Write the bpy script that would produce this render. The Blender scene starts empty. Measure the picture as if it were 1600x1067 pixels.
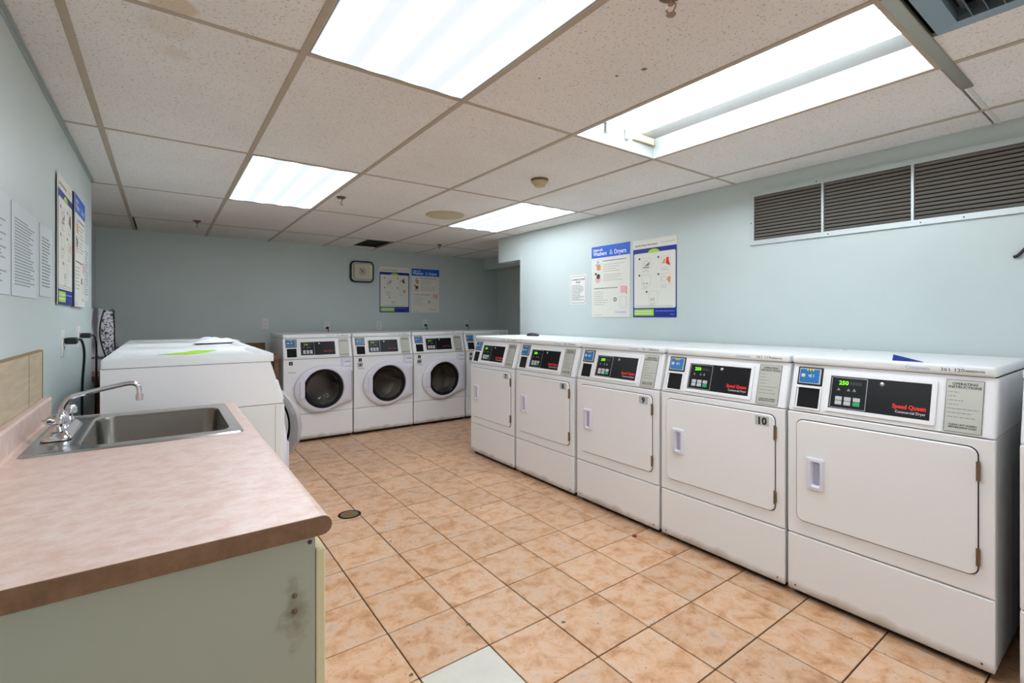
import bpy, bmesh, math, random
from mathutils import Matrix, Vector
random.seed(7)
SC = bpy.context.scene
COL = SC.collection
PI = math.pi

# ------------------------------------------------------------------ camera, world, exposure
H = 1.28
PSI = 0.6288
cam = bpy.data.cameras.new('camera')
cam.sensor_width = 36.0
cam.lens = 36.0 * 750.0 / 1600.0
cam.shift_y = -(533.5 - 495.0) / 1600.0
cam.clip_start = 0.02
cam.clip_end = 50
camo = bpy.data.objects.new('camera', cam)
camo.location = (0, 0, H)
camo.rotation_euler = (PI / 2, 0, -PSI)
COL.objects.link(camo)
SC.camera = camo
W = bpy.data.worlds.new('world')
SC.world = W
W.use_nodes = True
W.node_tree.nodes['Background'].inputs[0].default_value = (0.93, 0.96, 1.0, 1)
W.node_tree.nodes['Background'].inputs[1].default_value = .35      # added fill light, let in by a made-up opening behind the camera
SC.view_settings.view_transform = 'Standard'
SC.view_settings.look = 'None'
SC.view_settings.gamma = 1.0
SC.view_settings.use_curve_mapping = False
SC.view_settings.exposure = 1.57
LENS_LOW, LENS_HIGH = .33, 8.6     # the luminaires' own brightness
TUBE = 16

# ------------------------------------------------------------------ helpers
def lin(c):
    return tuple(((v / 255) / 12.92 if v / 255 <= .04045 else ((v / 255 + .055) / 1.055) ** 2.4) for v in c) + (1,)

def new_mat(name):
    m = bpy.data.materials.new(name)
    m.use_nodes = True
    nt = m.node_tree
    return m, nt, nt.nodes, nt.links, nt.nodes['Principled BSDF']

def mat(name, rgb, rough=.5, metal=0, emit=0, spec=.5, bump=0, bscale=200, var=0, vscale=3, coat=0):
    m, nt, N, L, B = new_mat(name)
    c = lin(rgb)
    B.inputs['Base Color'].default_value = c
    B.inputs['Roughness'].default_value = rough
    B.inputs['Metallic'].default_value = metal
    B.inputs['Specular IOR Level'].default_value = spec
    B.inputs['Coat Weight'].default_value = coat
    if emit:
        B.inputs['Emission Color'].default_value = c
        B.inputs['Emission Strength'].default_value = emit
    tc = None
    if bump or var:
        tc = N.new('ShaderNodeTexCoord')
    if bump:
        n = N.new('ShaderNodeTexNoise'); n.inputs['Scale'].default_value = bscale; n.inputs['Detail'].default_value = 3
        L.new(tc.outputs['Object'], n.inputs['Vector'])
        b = N.new('ShaderNodeBump'); b.inputs['Strength'].default_value = bump; b.inputs['Distance'].default_value = .002
        L.new(n.outputs['Fac'], b.inputs['Height']); L.new(b.outputs['Normal'], B.inputs['Normal'])
    if var:
        n = N.new('ShaderNodeTexNoise'); n.inputs['Scale'].default_value = vscale; n.inputs['Detail'].default_value = 5
        L.new(tc.outputs['Object'], n.inputs['Vector'])
        mx = N.new('ShaderNodeMix'); mx.data_type = 'RGBA'
        mx.inputs[6].default_value = tuple(v * (1 - var) for v in c[:3]) + (1,)
        mx.inputs[7].default_value = tuple(min(1, v * (1 + var)) for v in c[:3]) + (1,)
        L.new(n.outputs['Fac'], mx.inputs[0]); L.new(mx.outputs[2], B.inputs['Base Color'])
    return m

def ramp(N, stops, interp='LINEAR'):
    r = N.new('ShaderNodeValToRGB')
    r.color_ramp.interpolation = interp
    e = r.color_ramp.elements
    e[0].position, e[0].color = stops[0]
    e[1].position, e[1].color = stops[-1]
    for p, c in stops[1:-1]:
        x = e.new(p); x.color = c
    return r

def finish(bm, name, m, parent=None, smooth=None, **props):
    me = bpy.data.meshes.new(name)
    bmesh.ops.recalc_face_normals(bm, faces=bm.faces)
    bm.to_mesh(me); bm.free()
    if m: me.materials.append(m)
    if smooth is not None:
        for p in me.polygons: p.use_smooth = True
        me.set_sharp_from_angle(angle=math.radians(smooth))
    o = bpy.data.objects.new(name, me)
    COL.objects.link(o)
    if parent: o.parent = parent
    for k, v in props.items(): o[k] = v
    return o

def tag(o, label, cat, group=None, kind=None):
    if label: o['label'] = label
    if cat: o['category'] = cat
    if group: o['group'] = group
    if kind: o['kind'] = kind
    return o

def empty(name, loc, rz=0):
    o = bpy.data.objects.new(name, None); COL.objects.link(o)
    o.location = loc; o.rotation_euler = (0, 0, rz); o.empty_display_size = .1
    return o

def kids(o): return [c for c in bpy.data.objects if c.parent == o]

def copy_tree(o, parent=None):
    c = o.copy(); COL.objects.link(c)
    if parent: c.parent = parent
    for ch in kids(o): copy_tree(ch, c)
    return c

def box(bm, x0, x1, y0, y1, z0, z1, bev=0, seg=1, M=None):
    r = bmesh.ops.create_cube(bm, size=1)
    vs = r['verts']
    for v in vs:
        v.co = Vector((x0 + (v.co.x + .5) * (x1 - x0), y0 + (v.co.y + .5) * (y1 - y0), z0 + (v.co.z + .5) * (z1 - z0)))
    if bev:
        es = list({e for v in vs for e in v.link_edges})
        r2 = bmesh.ops.bevel(bm, geom=es, offset=bev, segments=seg, affect='EDGES', profile=.5)
        vs = list({v for f in r2['faces'] for v in f.verts} | {v for v in vs if v.is_valid})
    if M is not None:
        for v in vs: v.co = M @ v.co
    return bm

def BX(*a, **k):
    return box(bmesh.new(), *a, **k)

def loft(bm, loops, cap0=True, cap1=True, close=True):
    vl = [[bm.verts.new(p) for p in lp] for lp in loops]
    n = len(vl[0])
    for a, b in zip(vl, vl[1:]):
        for i in range(n if close else n - 1):
            j = (i + 1) % n
            bm.faces.new((a[i], a[j], b[j], b[i]))
    if cap0: bm.faces.new(vl[0][::-1])
    if cap1: bm.faces.new(vl[-1])
    return bm

def rr(x0, x1, z0, z1, r, n=5):
    pts = []
    for cx, cz, a0 in ((x1 - r, z1 - r, 0), (x0 + r, z1 - r, 90), (x0 + r, z0 + r, 180), (x1 - r, z0 + r, 270)):
        for i in range(n + 1):
            a = math.radians(a0 + 90 * i / n)
            pts.append((cx + r * math.cos(a), cz + r * math.sin(a)))
    return pts

def slab(bm, x0, x1, z0, z1, ya, yb, r=.01, e=.003, M=None, n=5):
    """rounded plate in the xz plane; ya = front (outer), yb = back; softened front edge"""
    A = rr(x0, x1, z0, z1, r, n); e = min(e, r * .8)
    I = rr(x0 + e, x1 - e, z0 + e, z1 - e, max(r - e, .0005), n)
    s = 1 if yb > ya else -1
    L = [[(x, yb, z) for x, z in A], [(x, ya + s * e, z) for x, z in A], [(x, ya, z) for x, z in I]]
    if M is not None: L = [[M @ Vector(p) for p in l] for l in L]
    return loft(bm, L)

def frame(bm, x0, x1, z0, z1, t, ya, yb, r=.006, M=None, n=3):
    """rectangular ring in the xz plane"""
    O = rr(x0, x1, z0, z1, r, n); I = rr(x0 + t, x1 - t, z0 + t, z1 - t, max(r - t, .001), n)
    L = [[(x, yb, z) for x, z in O], [(x, ya, z) for x, z in O], [(x, ya, z) for x, z in I], [(x, yb, z) for x, z in I]]
    if M is not None: L = [[M @ Vector(p) for p in l] for l in L]
    return loft(bm, L, False, False)

def prism(bm, pts, ax, a, b):
    def P(p, t):
        return {'x': (t, p[0], p[1]), 'y': (p[0], t, p[1]), 'z': (p[0], p[1], t)}[ax]
    return loft(bm, [[P(p, a) for p in pts], [P(p, b) for p in pts]])

def cyl(bm, c, r, h, ax='z', n=24, r2=None, bev=0):
    r2 = r if r2 is None else r2
    pr = [(r, 0), (r2, h)] if not bev else [(r, 0), (r2, h - bev), (r2 - bev, h)]
    loops = []
    for rad, t in pr:
        l = []
        for i in range(n):
            a = 2 * PI * i / n
            u, v = rad * math.cos(a), rad * math.sin(a)
            l.append({'z': (c[0] + u, c[1] + v, c[2] + t), 'y': (c[0] + u, c[1] + t, c[2] + v), 'x': (c[0] + t, c[1] + u, c[2] + v)}[ax])
        loops.append(l)
    return loft(bm, loops)

def lathe(bm, c, prof, ax='z', n=32, cap=True):
    loops = []
    for rad, t in prof:
        l = []
        for i in range(n):
            a = 2 * PI * i / n
            u, v = rad * math.cos(a), rad * math.sin(a)
            l.append({'z': (c[0] + u, c[1] + v, c[2] + t), 'y': (c[0] + u, c[1] + t, c[2] + v)}[ax])
        loops.append(l)
    return loft(bm, loops, cap, cap)

def tube(bm, pts, r, n=10):
    pts = [Vector(p) for p in pts]
    loops = []
    up = Vector((0.13, .21, .97)).normalized()
    prev = None
    for i, p in enumerate(pts):
        d = (pts[min(i + 1, len(pts) - 1)] - pts[max(i - 1, 0)]).normalized()
        if prev is None:
            a = d.cross(up)
            if a.length < .1: a = d.cross(Vector((1, 0, 0)))
        else:
            a = prev - d * prev.dot(d)
        a.normalize(); prev = a
        b = d.cross(a)
        rad = r[i] if isinstance(r, (list, tuple)) else r
        loops.append([p + (a * math.cos(2 * PI * k / n) + b * math.sin(2 * PI * k / n)) * rad for k in range(n)])
    return loft(bm, loops)

def spline(pts, k=6):
    P = [Vector(p) for p in pts]; P = [P[0] * 2 - P[1]] + P + [P[-1] * 2 - P[-2]]
    out = []
    for i in range(1, len(P) - 2):
        for j in range(k):
            t = j / k
            a, b, c, d = P[i - 1:i + 3]
            out.append(.5 * ((2 * b) + (c - a) * t + (2 * a - 5 * b + 4 * c - d) * t * t + (3 * b - a - 3 * c + d) * t ** 3))
    out.append(P[-2])
    return out

def text(s, size, m, parent, x, z, y=0, M=None, align='LEFT', bold=0, name='lettering', sx=1.0, ext=0.0, merge=None):
    """flat lettering in the xz plane facing -y"""
    cu = bpy.data.curves.new('t', 'FONT')
    cu.body = s; cu.size = size; cu.align_x = align; cu.offset = bold; cu.extrude = ext; cu.resolution_u = 2
    o = bpy.data.objects.new('t', cu); COL.objects.link(o)
    dg = bpy.context.evaluated_depsgraph_get(); dg.update()
    me = bpy.data.meshes.new_from_object(o.evaluated_get(dg))
    bpy.data.objects.remove(o); bpy.data.curves.remove(cu)
    T = Matrix.Translation((x, y, z)) @ Matrix.Rotation(PI / 2, 4, 'X') @ Matrix.Diagonal((sx, 1, 1, 1))
    if M is not None: T = M @ T
    me.transform(T)
    if merge is not None:
        merge.from_mesh(me); bpy.data.meshes.remove(me); return None
    me.name = name; me.materials.clear(); me.materials.append(m)
    t = bpy.data.objects.new(name, me); COL.objects.link(t)
    if parent: t.parent = parent
    return t

# ------------------------------------------------------------------ materials
def wall_paint():
    m, nt, N, L, B = new_mat('wall_paint')
    tc = N.new('ShaderNodeTexCoord')
    n = N.new('ShaderNodeTexNoise'); n.inputs['Scale'].default_value = 1.7; n.inputs['Detail'].default_value = 4
    L.new(tc.outputs['Object'], n.inputs['Vector'])
    r = ramp(N, [(.3, lin((193, 204, 202))), (.7, lin((200, 210, 208)))])
    L.new(n.outputs['Fac'], r.inputs[0]); L.new(r.outputs[0], B.inputs['Base Color'])
    n2 = N.new('ShaderNodeTexNoise'); n2.inputs['Scale'].default_value = 180; n2.inputs['Detail'].default_value = 2
    L.new(tc.outputs['Object'], n2.inputs['Vector'])
    b = N.new('ShaderNodeBump'); b.inputs['Strength'].default_value = .12; b.inputs['Distance'].default_value = .002
    L.new(n2.outputs['Fac'], b.inputs['Height']); L.new(b.outputs['Normal'], B.inputs['Normal'])
    B.inputs['Roughness'].default_value = .42
    return m

def tile_mat(name, stops, speck=True):
    m, nt, N, L, B = new_mat(name)
    tc = N.new('ShaderNodeTexCoord'); oi = N.new('ShaderNodeObjectInfo')
    cb = N.new('ShaderNodeCombineXYZ')
    ml = N.new('ShaderNodeMath'); ml.operation = 'MULTIPLY'; ml.inputs[1].default_value = 37.0
    L.new(oi.outputs['Random'], ml.inputs[0])
    L.new(ml.outputs[0], cb.inputs[0]); L.new(ml.outputs[0], cb.inputs[1])
    ad = N.new('ShaderNodeVectorMath'); L.new(tc.outputs['Object'], ad.inputs[0]); L.new(cb.outputs[0], ad.inputs[1])
    n = N.new('ShaderNodeTexNoise'); n.inputs['Scale'].default_value = 11; n.inputs['Detail'].default_value = 8
    n.inputs['Roughness'].default_value = .66; n.inputs['Distortion'].default_value = .35
    L.new(ad.outputs[0], n.inputs['Vector'])
    r = ramp(N, stops)
    L.new(n.outputs['Fac'], r.inputs[0])
    # per-tile value shift
    hsv = N.new('ShaderNodeHueSaturation')
    mr = N.new('ShaderNodeMapRange'); mr.inputs[3].default_value = .93; mr.inputs[4].default_value = 1.07
    L.new(oi.outputs['Random'], mr.inputs[0]); L.new(mr.outputs[0], hsv.inputs['Value'])
    L.new(r.outputs[0], hsv.inputs['Color'])
    n3 = N.new('ShaderNodeTexNoise'); n3.inputs['Scale'].default_value = 60; n3.inputs['Detail'].default_value = 2
    L.new(ad.outputs[0], n3.inputs['Vector'])
    r3 = ramp(N, [(.27, (.35, .22, .12, 1)), (.34, (1, 1, 1, 1))])
    L.new(n3.outputs['Fac'], r3.inputs[0])
    mx = N.new('ShaderNodeMix'); mx.data_type = 'RGBA'; mx.blend_type = 'MULTIPLY'; mx.inputs[0].default_value = .6 if speck else 0
    L.new(hsv.outputs[0], mx.inputs[6]); L.new(r3.outputs[0], mx.inputs[7])
    L.new(mx.outputs[2], B.inputs['Base Color'])
    B.inputs['Roughness'].default_value = .38
    rr_ = N.new('ShaderNodeMapRange'); rr_.inputs[3].default_value = .3; rr_.inputs[4].default_value = .55
    L.new(n.outputs['Fac'], rr_.inputs[0]); L.new(rr_.outputs[0], B.inputs['Roughness'])
    b = N.new('ShaderNodeBump'); b.inputs['Strength'].default_value = .15; b.inputs['Distance'].default_value = .003
    L.new(n.outputs['Fac'], b.inputs['Height']); L.new(b.outputs['Normal'], B.inputs['Normal'])
    return m

def ceiling_mat(name, base, spots=()):
    m, nt, N, L, B = new_mat(name)
    tc = N.new('ShaderNodeTexCoord')
    n = N.new('ShaderNodeTexNoise'); n.inputs['Scale'].default_value = 125; n.inputs['Detail'].default_value = 3; n.inputs['Roughness'].default_value = .6
    L.new(tc.outputs['Object'], n.inputs['Vector'])
    r = ramp(N, [(.33, (.30, .25, .20, 1)), (.42, (1, 1, 1, 1))])
    L.new(n.outputs['Fac'], r.inputs[0])
    n2 = N.new('ShaderNodeTexNoise'); n2.inputs['Scale'].default_value = 2.2; n2.inputs['Detail'].default_value = 4
    L.new(tc.outputs['Object'], n2.inputs['Vector'])
    c = lin(base)
    r2 = ramp(N, [(.3, tuple(v * .93 for v in c[:3]) + (1,)), (.7, c)])
    L.new(n2.outputs['Fac'], r2.inputs[0])
    mx = N.new('ShaderNodeMix'); mx.data_type = 'RGBA'; mx.blend_type = 'MULTIPLY'; mx.inputs[0].default_value = .5
    L.new(r2.outputs[0], mx.inputs[6]); L.new(r.outputs[0], mx.inputs[7])
    last = mx.outputs[2]
    sep = None
    for (x, y, rad, col, soft, amt) in spots:      # water stains on the tile, at fixed places
        sp = N.new('ShaderNodeVectorMath'); sp.operation = 'SUBTRACT'; sp.inputs[1].default_value = (x, y, 0)
        L.new(tc.outputs['Object'], sp.inputs[0])
        fl_ = N.new('ShaderNodeVectorMath'); fl_.operation = 'MULTIPLY'; fl_.inputs[1].default_value = (1, 1, 0)
        L.new(sp.outputs[0], fl_.inputs[0])
        nz = N.new('ShaderNodeTexNoise'); nz.inputs['Scale'].default_value = 30; L.new(tc.outputs['Object'], nz.inputs['Vector'])
        ln = N.new('ShaderNodeVectorMath'); ln.operation = 'LENGTH'; L.new(fl_.outputs[0], ln.inputs[0])
        a2 = N.new('ShaderNodeMath'); a2.operation = 'MULTIPLY_ADD'; a2.inputs[1].default_value = rad * .5; L.new(nz.outputs['Fac'], a2.inputs[0]); L.new(ln.outputs['Value'], a2.inputs[2])
        mr = N.new('ShaderNodeMapRange'); mr.inputs[1].default_value = rad * 1.25; mr.inputs[2].default_value = rad * (1.25 - soft)
        mr.inputs[3].default_value = 0; mr.inputs[4].default_value = amt
        L.new(a2.outputs[0], mr.inputs[0])
        mm = N.new('ShaderNodeMix'); mm.data_type = 'RGBA'; mm.inputs[7].default_value = lin(col)
        L.new(mr.outputs[0], mm.inputs[0]); L.new(last, mm.inputs[6]); last = mm.outputs[2]
    L.new(last, B.inputs['Base Color'])
    b = N.new('ShaderNodeBump'); b.inputs['Strength'].default_value = .5; b.inputs['Distance'].default_value = .002
    L.new(n.outputs['Fac'], b.inputs['Height']); L.new(b.outputs['Normal'], B.inputs['Normal'])
    B.inputs['Roughness'].default_value = .9
    return m

def enamel():
    """white enamel with scuffs, and rusty grime along the very bottom"""
    m, nt, N, L, B = new_mat('white_enamel')
    tc = N.new('ShaderNodeTexCoord'); sx = N.new('ShaderNodeSeparateXYZ'); L.new(tc.outputs['Object'], sx.inputs[0])
    n = N.new('ShaderNodeTexNoise'); n.inputs['Scale'].default_value = 9; n.inputs['Detail'].default_value = 6
    L.new(tc.outputs['Object'], n.inputs['Vector'])
    a = N.new('ShaderNodeMath'); a.operation = 'MULTIPLY_ADD'; a.inputs[1].default_value = -.05
    L.new(n.outputs['Fac'], a.inputs[0]); L.new(sx.outputs[2], a.inputs[2])
    mr = N.new('ShaderNodeMapRange'); mr.inputs[1].default_value = .045; mr.inputs[2].default_value = .008; mr.inputs[3].default_value = 0; mr.inputs[4].default_value = .75
    L.new(a.outputs[0], mr.inputs[0])
    mx = N.new('ShaderNodeMix'); mx.data_type = 'RGBA'
    mx.inputs[6].default_value = lin((238, 238, 240)); mx.inputs[7].default_value = lin((150, 125, 95))
    L.new(mr.outputs[0], mx.inputs[0]); L.new(mx.outputs[2], B.inputs['Base Color'])
    n2 = N.new('ShaderNodeTexNoise'); n2.inputs['Scale'].default_value = 420; L.new(tc.outputs['Object'], n2.inputs['Vector'])
    b = N.new('ShaderNodeBump'); b.inputs['Strength'].default_value = .04; b.inputs['Distance'].default_value = .001
    L.new(n2.outputs['Fac'], b.inputs['Height']); L.new(b.outputs['Normal'], B.inputs['Normal'])
    B.inputs['Roughness'].default_value = .33
    return m

def laminate(name, stops):
    m, nt, N, L, B = new_mat(name)
    tc = N.new('ShaderNodeTexCoord')
    mp = N.new('ShaderNodeMapping'); mp.inputs['Scale'].default_value = (1, 1.3, 1)
    L.new(tc.outputs['Object'], mp.inputs['Vector'])
    n = N.new('ShaderNodeTexNoise'); n.inputs['Scale'].default_value = 24; n.inputs['Detail'].default_value = 9; n.inputs['Roughness'].default_value = .74
    L.new(mp.outputs[0], n.inputs['Vector'])
    r = ramp(N, stops); L.new(n.outputs['Fac'], r.inputs[0]); L.new(r.outputs[0], B.inputs['Base Color'])
    B.inputs['Roughness'].default_value = .36
    return m

def wood(name, c1, c2, axis=(1, 14, 14), rough=.45):
    m, nt, N, L, B = new_mat(name)
    tc = N.new('ShaderNodeTexCoord'); mp = N.new('ShaderNodeMapping'); mp.inputs['Scale'].default_value = axis
    L.new(tc.outputs['Object'], mp.inputs['Vector'])
    n = N.new('ShaderNodeTexNoise'); n.inputs['Scale'].default_value = 3; n.inputs['Detail'].default_value = 6; n.inputs['Distortion'].default_value = .6
    L.new(mp.outputs[0], n.inputs['Vector'])
    r = ramp(N, [(.3, lin(c1)), (.7, lin(c2))]); L.new(n.outputs['Fac'], r.inputs[0]); L.new(r.outputs[0], B.inputs['Base Color'])
    B.inputs['Roughness'].default_value = rough
    return m

def panel_mat():
    """cabinet end panel: grey-white melamine, dirt round the two screws"""
    m, nt, N, L, B = new_mat('cabinet_melamine')
    tc = N.new('ShaderNodeTexCoord')
    sp = N.new('ShaderNodeVectorMath'); sp.operation = 'SUBTRACT'; sp.inputs[1].default_value = (.197, 0, .722)
    L.new(tc.outputs['Object'], sp.inputs[0])
    sc = N.new('ShaderNodeVectorMath'); sc.operation = 'MULTIPLY'; sc.inputs[1].default_value = (1.9, 0, .72)
    L.new(sp.outputs[0], sc.inputs[0])
    ln = N.new('ShaderNodeVectorMath'); ln.operation = 'LENGTH'; L.new(sc.outputs[0], ln.inputs[0])
    nz = N.new('ShaderNodeTexNoise'); nz.inputs['Scale'].default_value = 45; nz.inputs['Detail'].default_value = 6; L.new(tc.outputs['Object'], nz.inputs['Vector'])
    a = N.new('ShaderNodeMath'); a.operation = 'MULTIPLY_ADD'; a.inputs[1].default_value = .11; L.new(nz.outputs['Fac'], a.inputs[0]); L.new(ln.outputs['Value'], a.inputs[2])
    mr = N.new('ShaderNodeMapRange'); mr.inputs[1].default_value = .105; mr.inputs[2].default_value = .045; mr.inputs[3].default_value = 0; mr.inputs[4].default_value = .75
    L.new(a.outputs[0], mr.inputs[0])
    mx = N.new('ShaderNodeMix'); mx.data_type = 'RGBA'; mx.inputs[6].default_value = lin((170, 174, 158)); mx.inputs[7].default_value = lin((112, 98, 74))
    L.new(mr.outputs[0], mx.inputs[0]); L.new(mx.outputs[2], B.inputs['Base Color'])
    B.inputs['Roughness'].default_value = .5
    return m

def lens_mat():
    """prismatic lens lit by four tubes behind it: bright bands along the fixture"""
    m, nt, N, L, B = new_mat('lit_prismatic_lens')
    tc = N.new('ShaderNodeTexCoord'); sx = N.new('ShaderNodeSeparateXYZ'); L.new(tc.outputs['Object'], sx.inputs[0])
    # four humps across the width .61
    mu = N.new('ShaderNodeMath'); mu.operation = 'MULTIPLY'; mu.inputs[1].default_value = 2 * PI * 4 / .61
    L.new(sx.outputs[0], mu.inputs[0])
    co = N.new('ShaderNodeMath'); co.operation = 'COSINE'; L.new(mu.outputs[0], co.inputs[0])
    mr = N.new('ShaderNodeMapRange'); mr.inputs[1].default_value = 1.0; mr.inputs[2].default_value = -1.0
    mr.inputs[3].default_value = 0; mr.inputs[4].default_value = 1
    L.new(co.outputs[0], mr.inputs[0])
    pw = N.new('ShaderNodeMath'); pw.operation = 'POWER'; pw.inputs[1].default_value = 4.0; L.new(mr.outputs[0], pw.inputs[0])
    # the bands fade towards the two tube ends
    ya = N.new('ShaderNodeMath'); ya.operation = 'ABSOLUTE'; L.new(sx.outputs[1], ya.inputs[0])
    ye = N.new('ShaderNodeMapRange'); ye.inputs[1].default_value = .60; ye.inputs[2].default_value = .50; ye.inputs[3].default_value = .25; ye.inputs[4].default_value = 1
    L.new(ya.outputs[0], ye.inputs[0])
    m2 = N.new('ShaderNodeMath'); m2.operation = 'MULTIPLY'; L.new(pw.outputs[0], m2.inputs[0]); L.new(ye.outputs[0], m2.inputs[1])
    st = N.new('ShaderNodeMapRange'); st.inputs[3].default_value = LENS_LOW; st.inputs[4].default_value = LENS_HIGH
    L.new(m2.outputs[0], st.inputs[0])
    ck = N.new('ShaderNodeTexChecker'); ck.inputs['Scale'].default_value = 160; ck.inputs[1].default_value = (.86, .93, 1, 1); ck.inputs[2].default_value = (.80, .865, .93, 1)
    L.new(tc.outputs['Object'], ck.inputs['Vector'])
    L.new(ck.outputs['Color'], B.inputs['Emission Color'])
    L.new(st.outputs[0], B.inputs['Emission Strength'])
    B.inputs['Base Color'].default_value = (.16, .165, .17, 1)
    B.inputs['Roughness'].default_value = .3
    return m

def bag_mat():
    m, nt, N, L, B = new_mat('printed_bag')
    tc = N.new('ShaderNodeTexCoord')
    n = N.new('ShaderNodeTexNoise'); n.inputs['Scale'].default_value = 38; n.inputs['Detail'].default_value = 4; n.inputs['Distortion'].default_value = 2.0
    L.new(tc.outputs['Object'], n.inputs['Vector'])
    r = ramp(N, [(.44, (.02, .02, .025, 1)), (.50, (.55, .53, .56, 1))]); L.new(n.outputs['Fac'], r.inputs[0])
    n2 = N.new('ShaderNodeTexNoise'); n2.inputs['Scale'].default_value = 7; n2.inputs['Detail'].default_value = 3
    mp = N.new('ShaderNodeMapping'); mp.inputs['Scale'].default_value = (3, 1, .5); L.new(tc.outputs['Object'], mp.inputs[0]); L.new(mp.outputs[0], n2.inputs['Vector'])
    r2 = ramp(N, [(.38, lin((100, 95, 98))), (.5, lin((205, 200, 203)))]); L.new(n2.outputs['Fac'], r2.inputs[0])
    sx = N.new('ShaderNodeSeparateXYZ'); L.new(tc.outputs['Object'], sx.inputs[0])
    # an s-curved black band divides the plain part from the floral part
    sn = N.new('ShaderNodeMath'); sn.operation = 'MULTIPLY_ADD'; sn.inputs[1].default_value = 9; sn.inputs[2].default_value = -1.0; L.new(sx.outputs[2], sn.inputs[0])
    s2 = N.new('ShaderNodeMath'); s2.operation = 'SINE'; L.new(sn.outputs[0], s2.inputs[0])
    s3 = N.new('ShaderNodeMath'); s3.operation = 'MULTIPLY_ADD'; s3.inputs[1].default_value = .03; L.new(s2.outputs[0], s3.inputs[0]); L.new(sx.outputs[0], s3.inputs[2])
    r3 = ramp(N, [(.0, (0, 0, 0, 1)), (.001, (1, 1, 1, 1))], 'CONSTANT')
    g = N.new('ShaderNodeMath'); g.operation = 'GREATER_THAN'; g.inputs[1].default_value = .056; L.new(s3.outputs[0], g.inputs[0])
    mx = N.new('ShaderNodeMix'); mx.data_type = 'RGBA'; L.new(g.outputs[0], mx.inputs[0]); L.new(r2.outputs[0], mx.inputs[6]); L.new(r.outputs[0], mx.inputs[7])
    d = N.new('ShaderNodeMath'); d.operation = 'COMPARE'; d.inputs[1].default_value = .053; d.inputs[2].default_value = .005; L.new(s3.outputs[0], d.inputs[0])
    m3 = N.new('ShaderNodeMix'); m3.data_type = 'RGBA'; L.new(d.outputs[0], m3.inputs[0]); L.new(mx.outputs[2], m3.inputs[6]); m3.inputs[7].default_value = (.01, .01, .012, 1)
    L.new(m3.outputs[2], B.inputs['Base Color'])
    B.inputs['Roughness'].default_value = .45
    return m

def glass_mat(name, col, trans, rough=.04):
    m, nt, N, L, B = new_mat(name)
    B.inputs['Base Color'].default_value = col
    B.inputs['Roughness'].default_value = rough
    tr = N.new('ShaderNodeBsdfTransparent'); tr.inputs[0].default_value = (.75, .75, .75, 1)
    mx = N.new('ShaderNodeMixShader'); mx.inputs[0].default_value = trans
    out = N['Material Output']
    L.new(B.outputs[0], mx.inputs[1]); L.new(tr.outputs[0], mx.inputs[2]); L.new(mx.outputs[0], out.inputs['Surface'])
    return m

M_WALL = wall_paint()
M_SLAB = mat('plenum_dark', (22, 20, 18), .95)
M_TILE = tile_mat('floor_tile_tan', [(.30, lin((178, 130, 94))), (.41, lin((204, 156, 116))), (.50, lin((217, 174, 138))), (.58, lin((221, 187, 158))), (.66, lin((206, 175, 153))), (.76, lin((188, 158, 140)))])
M_WTILE = tile_mat('floor_tile_white', [(.3, lin((210, 206, 196))), (.7, lin((220, 216, 206)))], False)
M_GROUT = mat('grout', (88, 54, 36), .9, bump=.3, bscale=60)
CB = (238, 234, 230)
M_CT = ceiling_mat('ceiling_tile', CB)
M_CTS = ceiling_mat('ceiling_tile_stained', CB, [(.018, 1.79, .085, (206, 184, 144), .45, .22), (.03, 1.95, .06, (200, 178, 140), .6, .25)])
M_CTS2 = ceiling_mat('ceiling_tile_ringed', CB, [(.022, 1.655, .065, (196, 164, 112), .22, .5)])
M_CTS3 = ceiling_mat('ceiling_tile_spotted', CB, [(1.379, 1.10, .014, (105, 75, 40), .5, .9), (1.338, 1.19, .009, (105, 75, 40), .5, .9), (1.12, 1.37, .006, (95, 75, 50), .5, .8)])
M_TEE = mat('tee_painted', (180, 166, 146), .5, var=.12, vscale=2)
M_STRAP = mat('strap_metal', (168, 164, 150), .35, .6)
M_TRIM = mat('wall_angle', (165, 176, 176), .5)
M_ENAM = enamel()
M_TOP = mat('enamel_top', (236, 239, 240), .4, bump=.03, bscale=400)
M_SIDE = mat('enamel_side', (234, 235, 236), .36)
M_GAP = mat('dark_gap', (28, 26, 25), .8)
M_LAV = mat('door_plastic', (222, 221, 232), .3)
M_POCK = mat('handle_pocket', (170, 172, 196), .35)
M_BLK = mat('black_panel', (13, 13, 17), .35, spec=.3)
M_BLK2 = mat('black_display', (8, 9, 9), .3)
M_SILV = mat('silver_line', (170, 170, 175), .35, .6)
M_CHROME = mat('chrome', (205, 205, 210), .1, 1)
M_STEEL_SHADED = mat('stainless', (128, 124, 118), .27, 1)  # basin steel, darkened: its dim reflections are put into the colour
M_STEELD = mat('drum_steel', (200, 194, 186), .3, 1, bump=.6, bscale=90)
M_GREEN = mat('green_digits', (110, 240, 20), .5, emit=.45)
M_GHOST = mat('ghost_digits', (70, 72, 66), .5)
M_BTN = mat('button_grey', (196, 200, 202), .4)
M_BTNG = mat('button_green', (40, 170, 110), .4)
M_ICON = mat('icon_grey', (140, 142, 145), .5)
M_RED = mat('red_print', (228, 30, 22), .5)
M_REDD = mat('dull_red_print', (130, 28, 30), .5)
M_WHITEP = mat('white_print', (232, 234, 238), .5)
M_BLUE = mat('card_blue', (14, 112, 178), .35)
M_NPL = mat('number_plate', (188, 188, 190), .4)
M_CARDF = mat('card_frame', (186, 188, 192), .4)
M_YEL = mat('card_yellow', (232, 214, 40), .5)
M_TAG = mat('instruction_plate', (190, 190, 180), .4, .15)
M_INK = mat('ink', (60, 60, 60), .6)
M_INKL = mat('faint_ink', (128, 128, 124), .6)
M_INKB = mat('black_ink', (14, 14, 16), .5)
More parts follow.
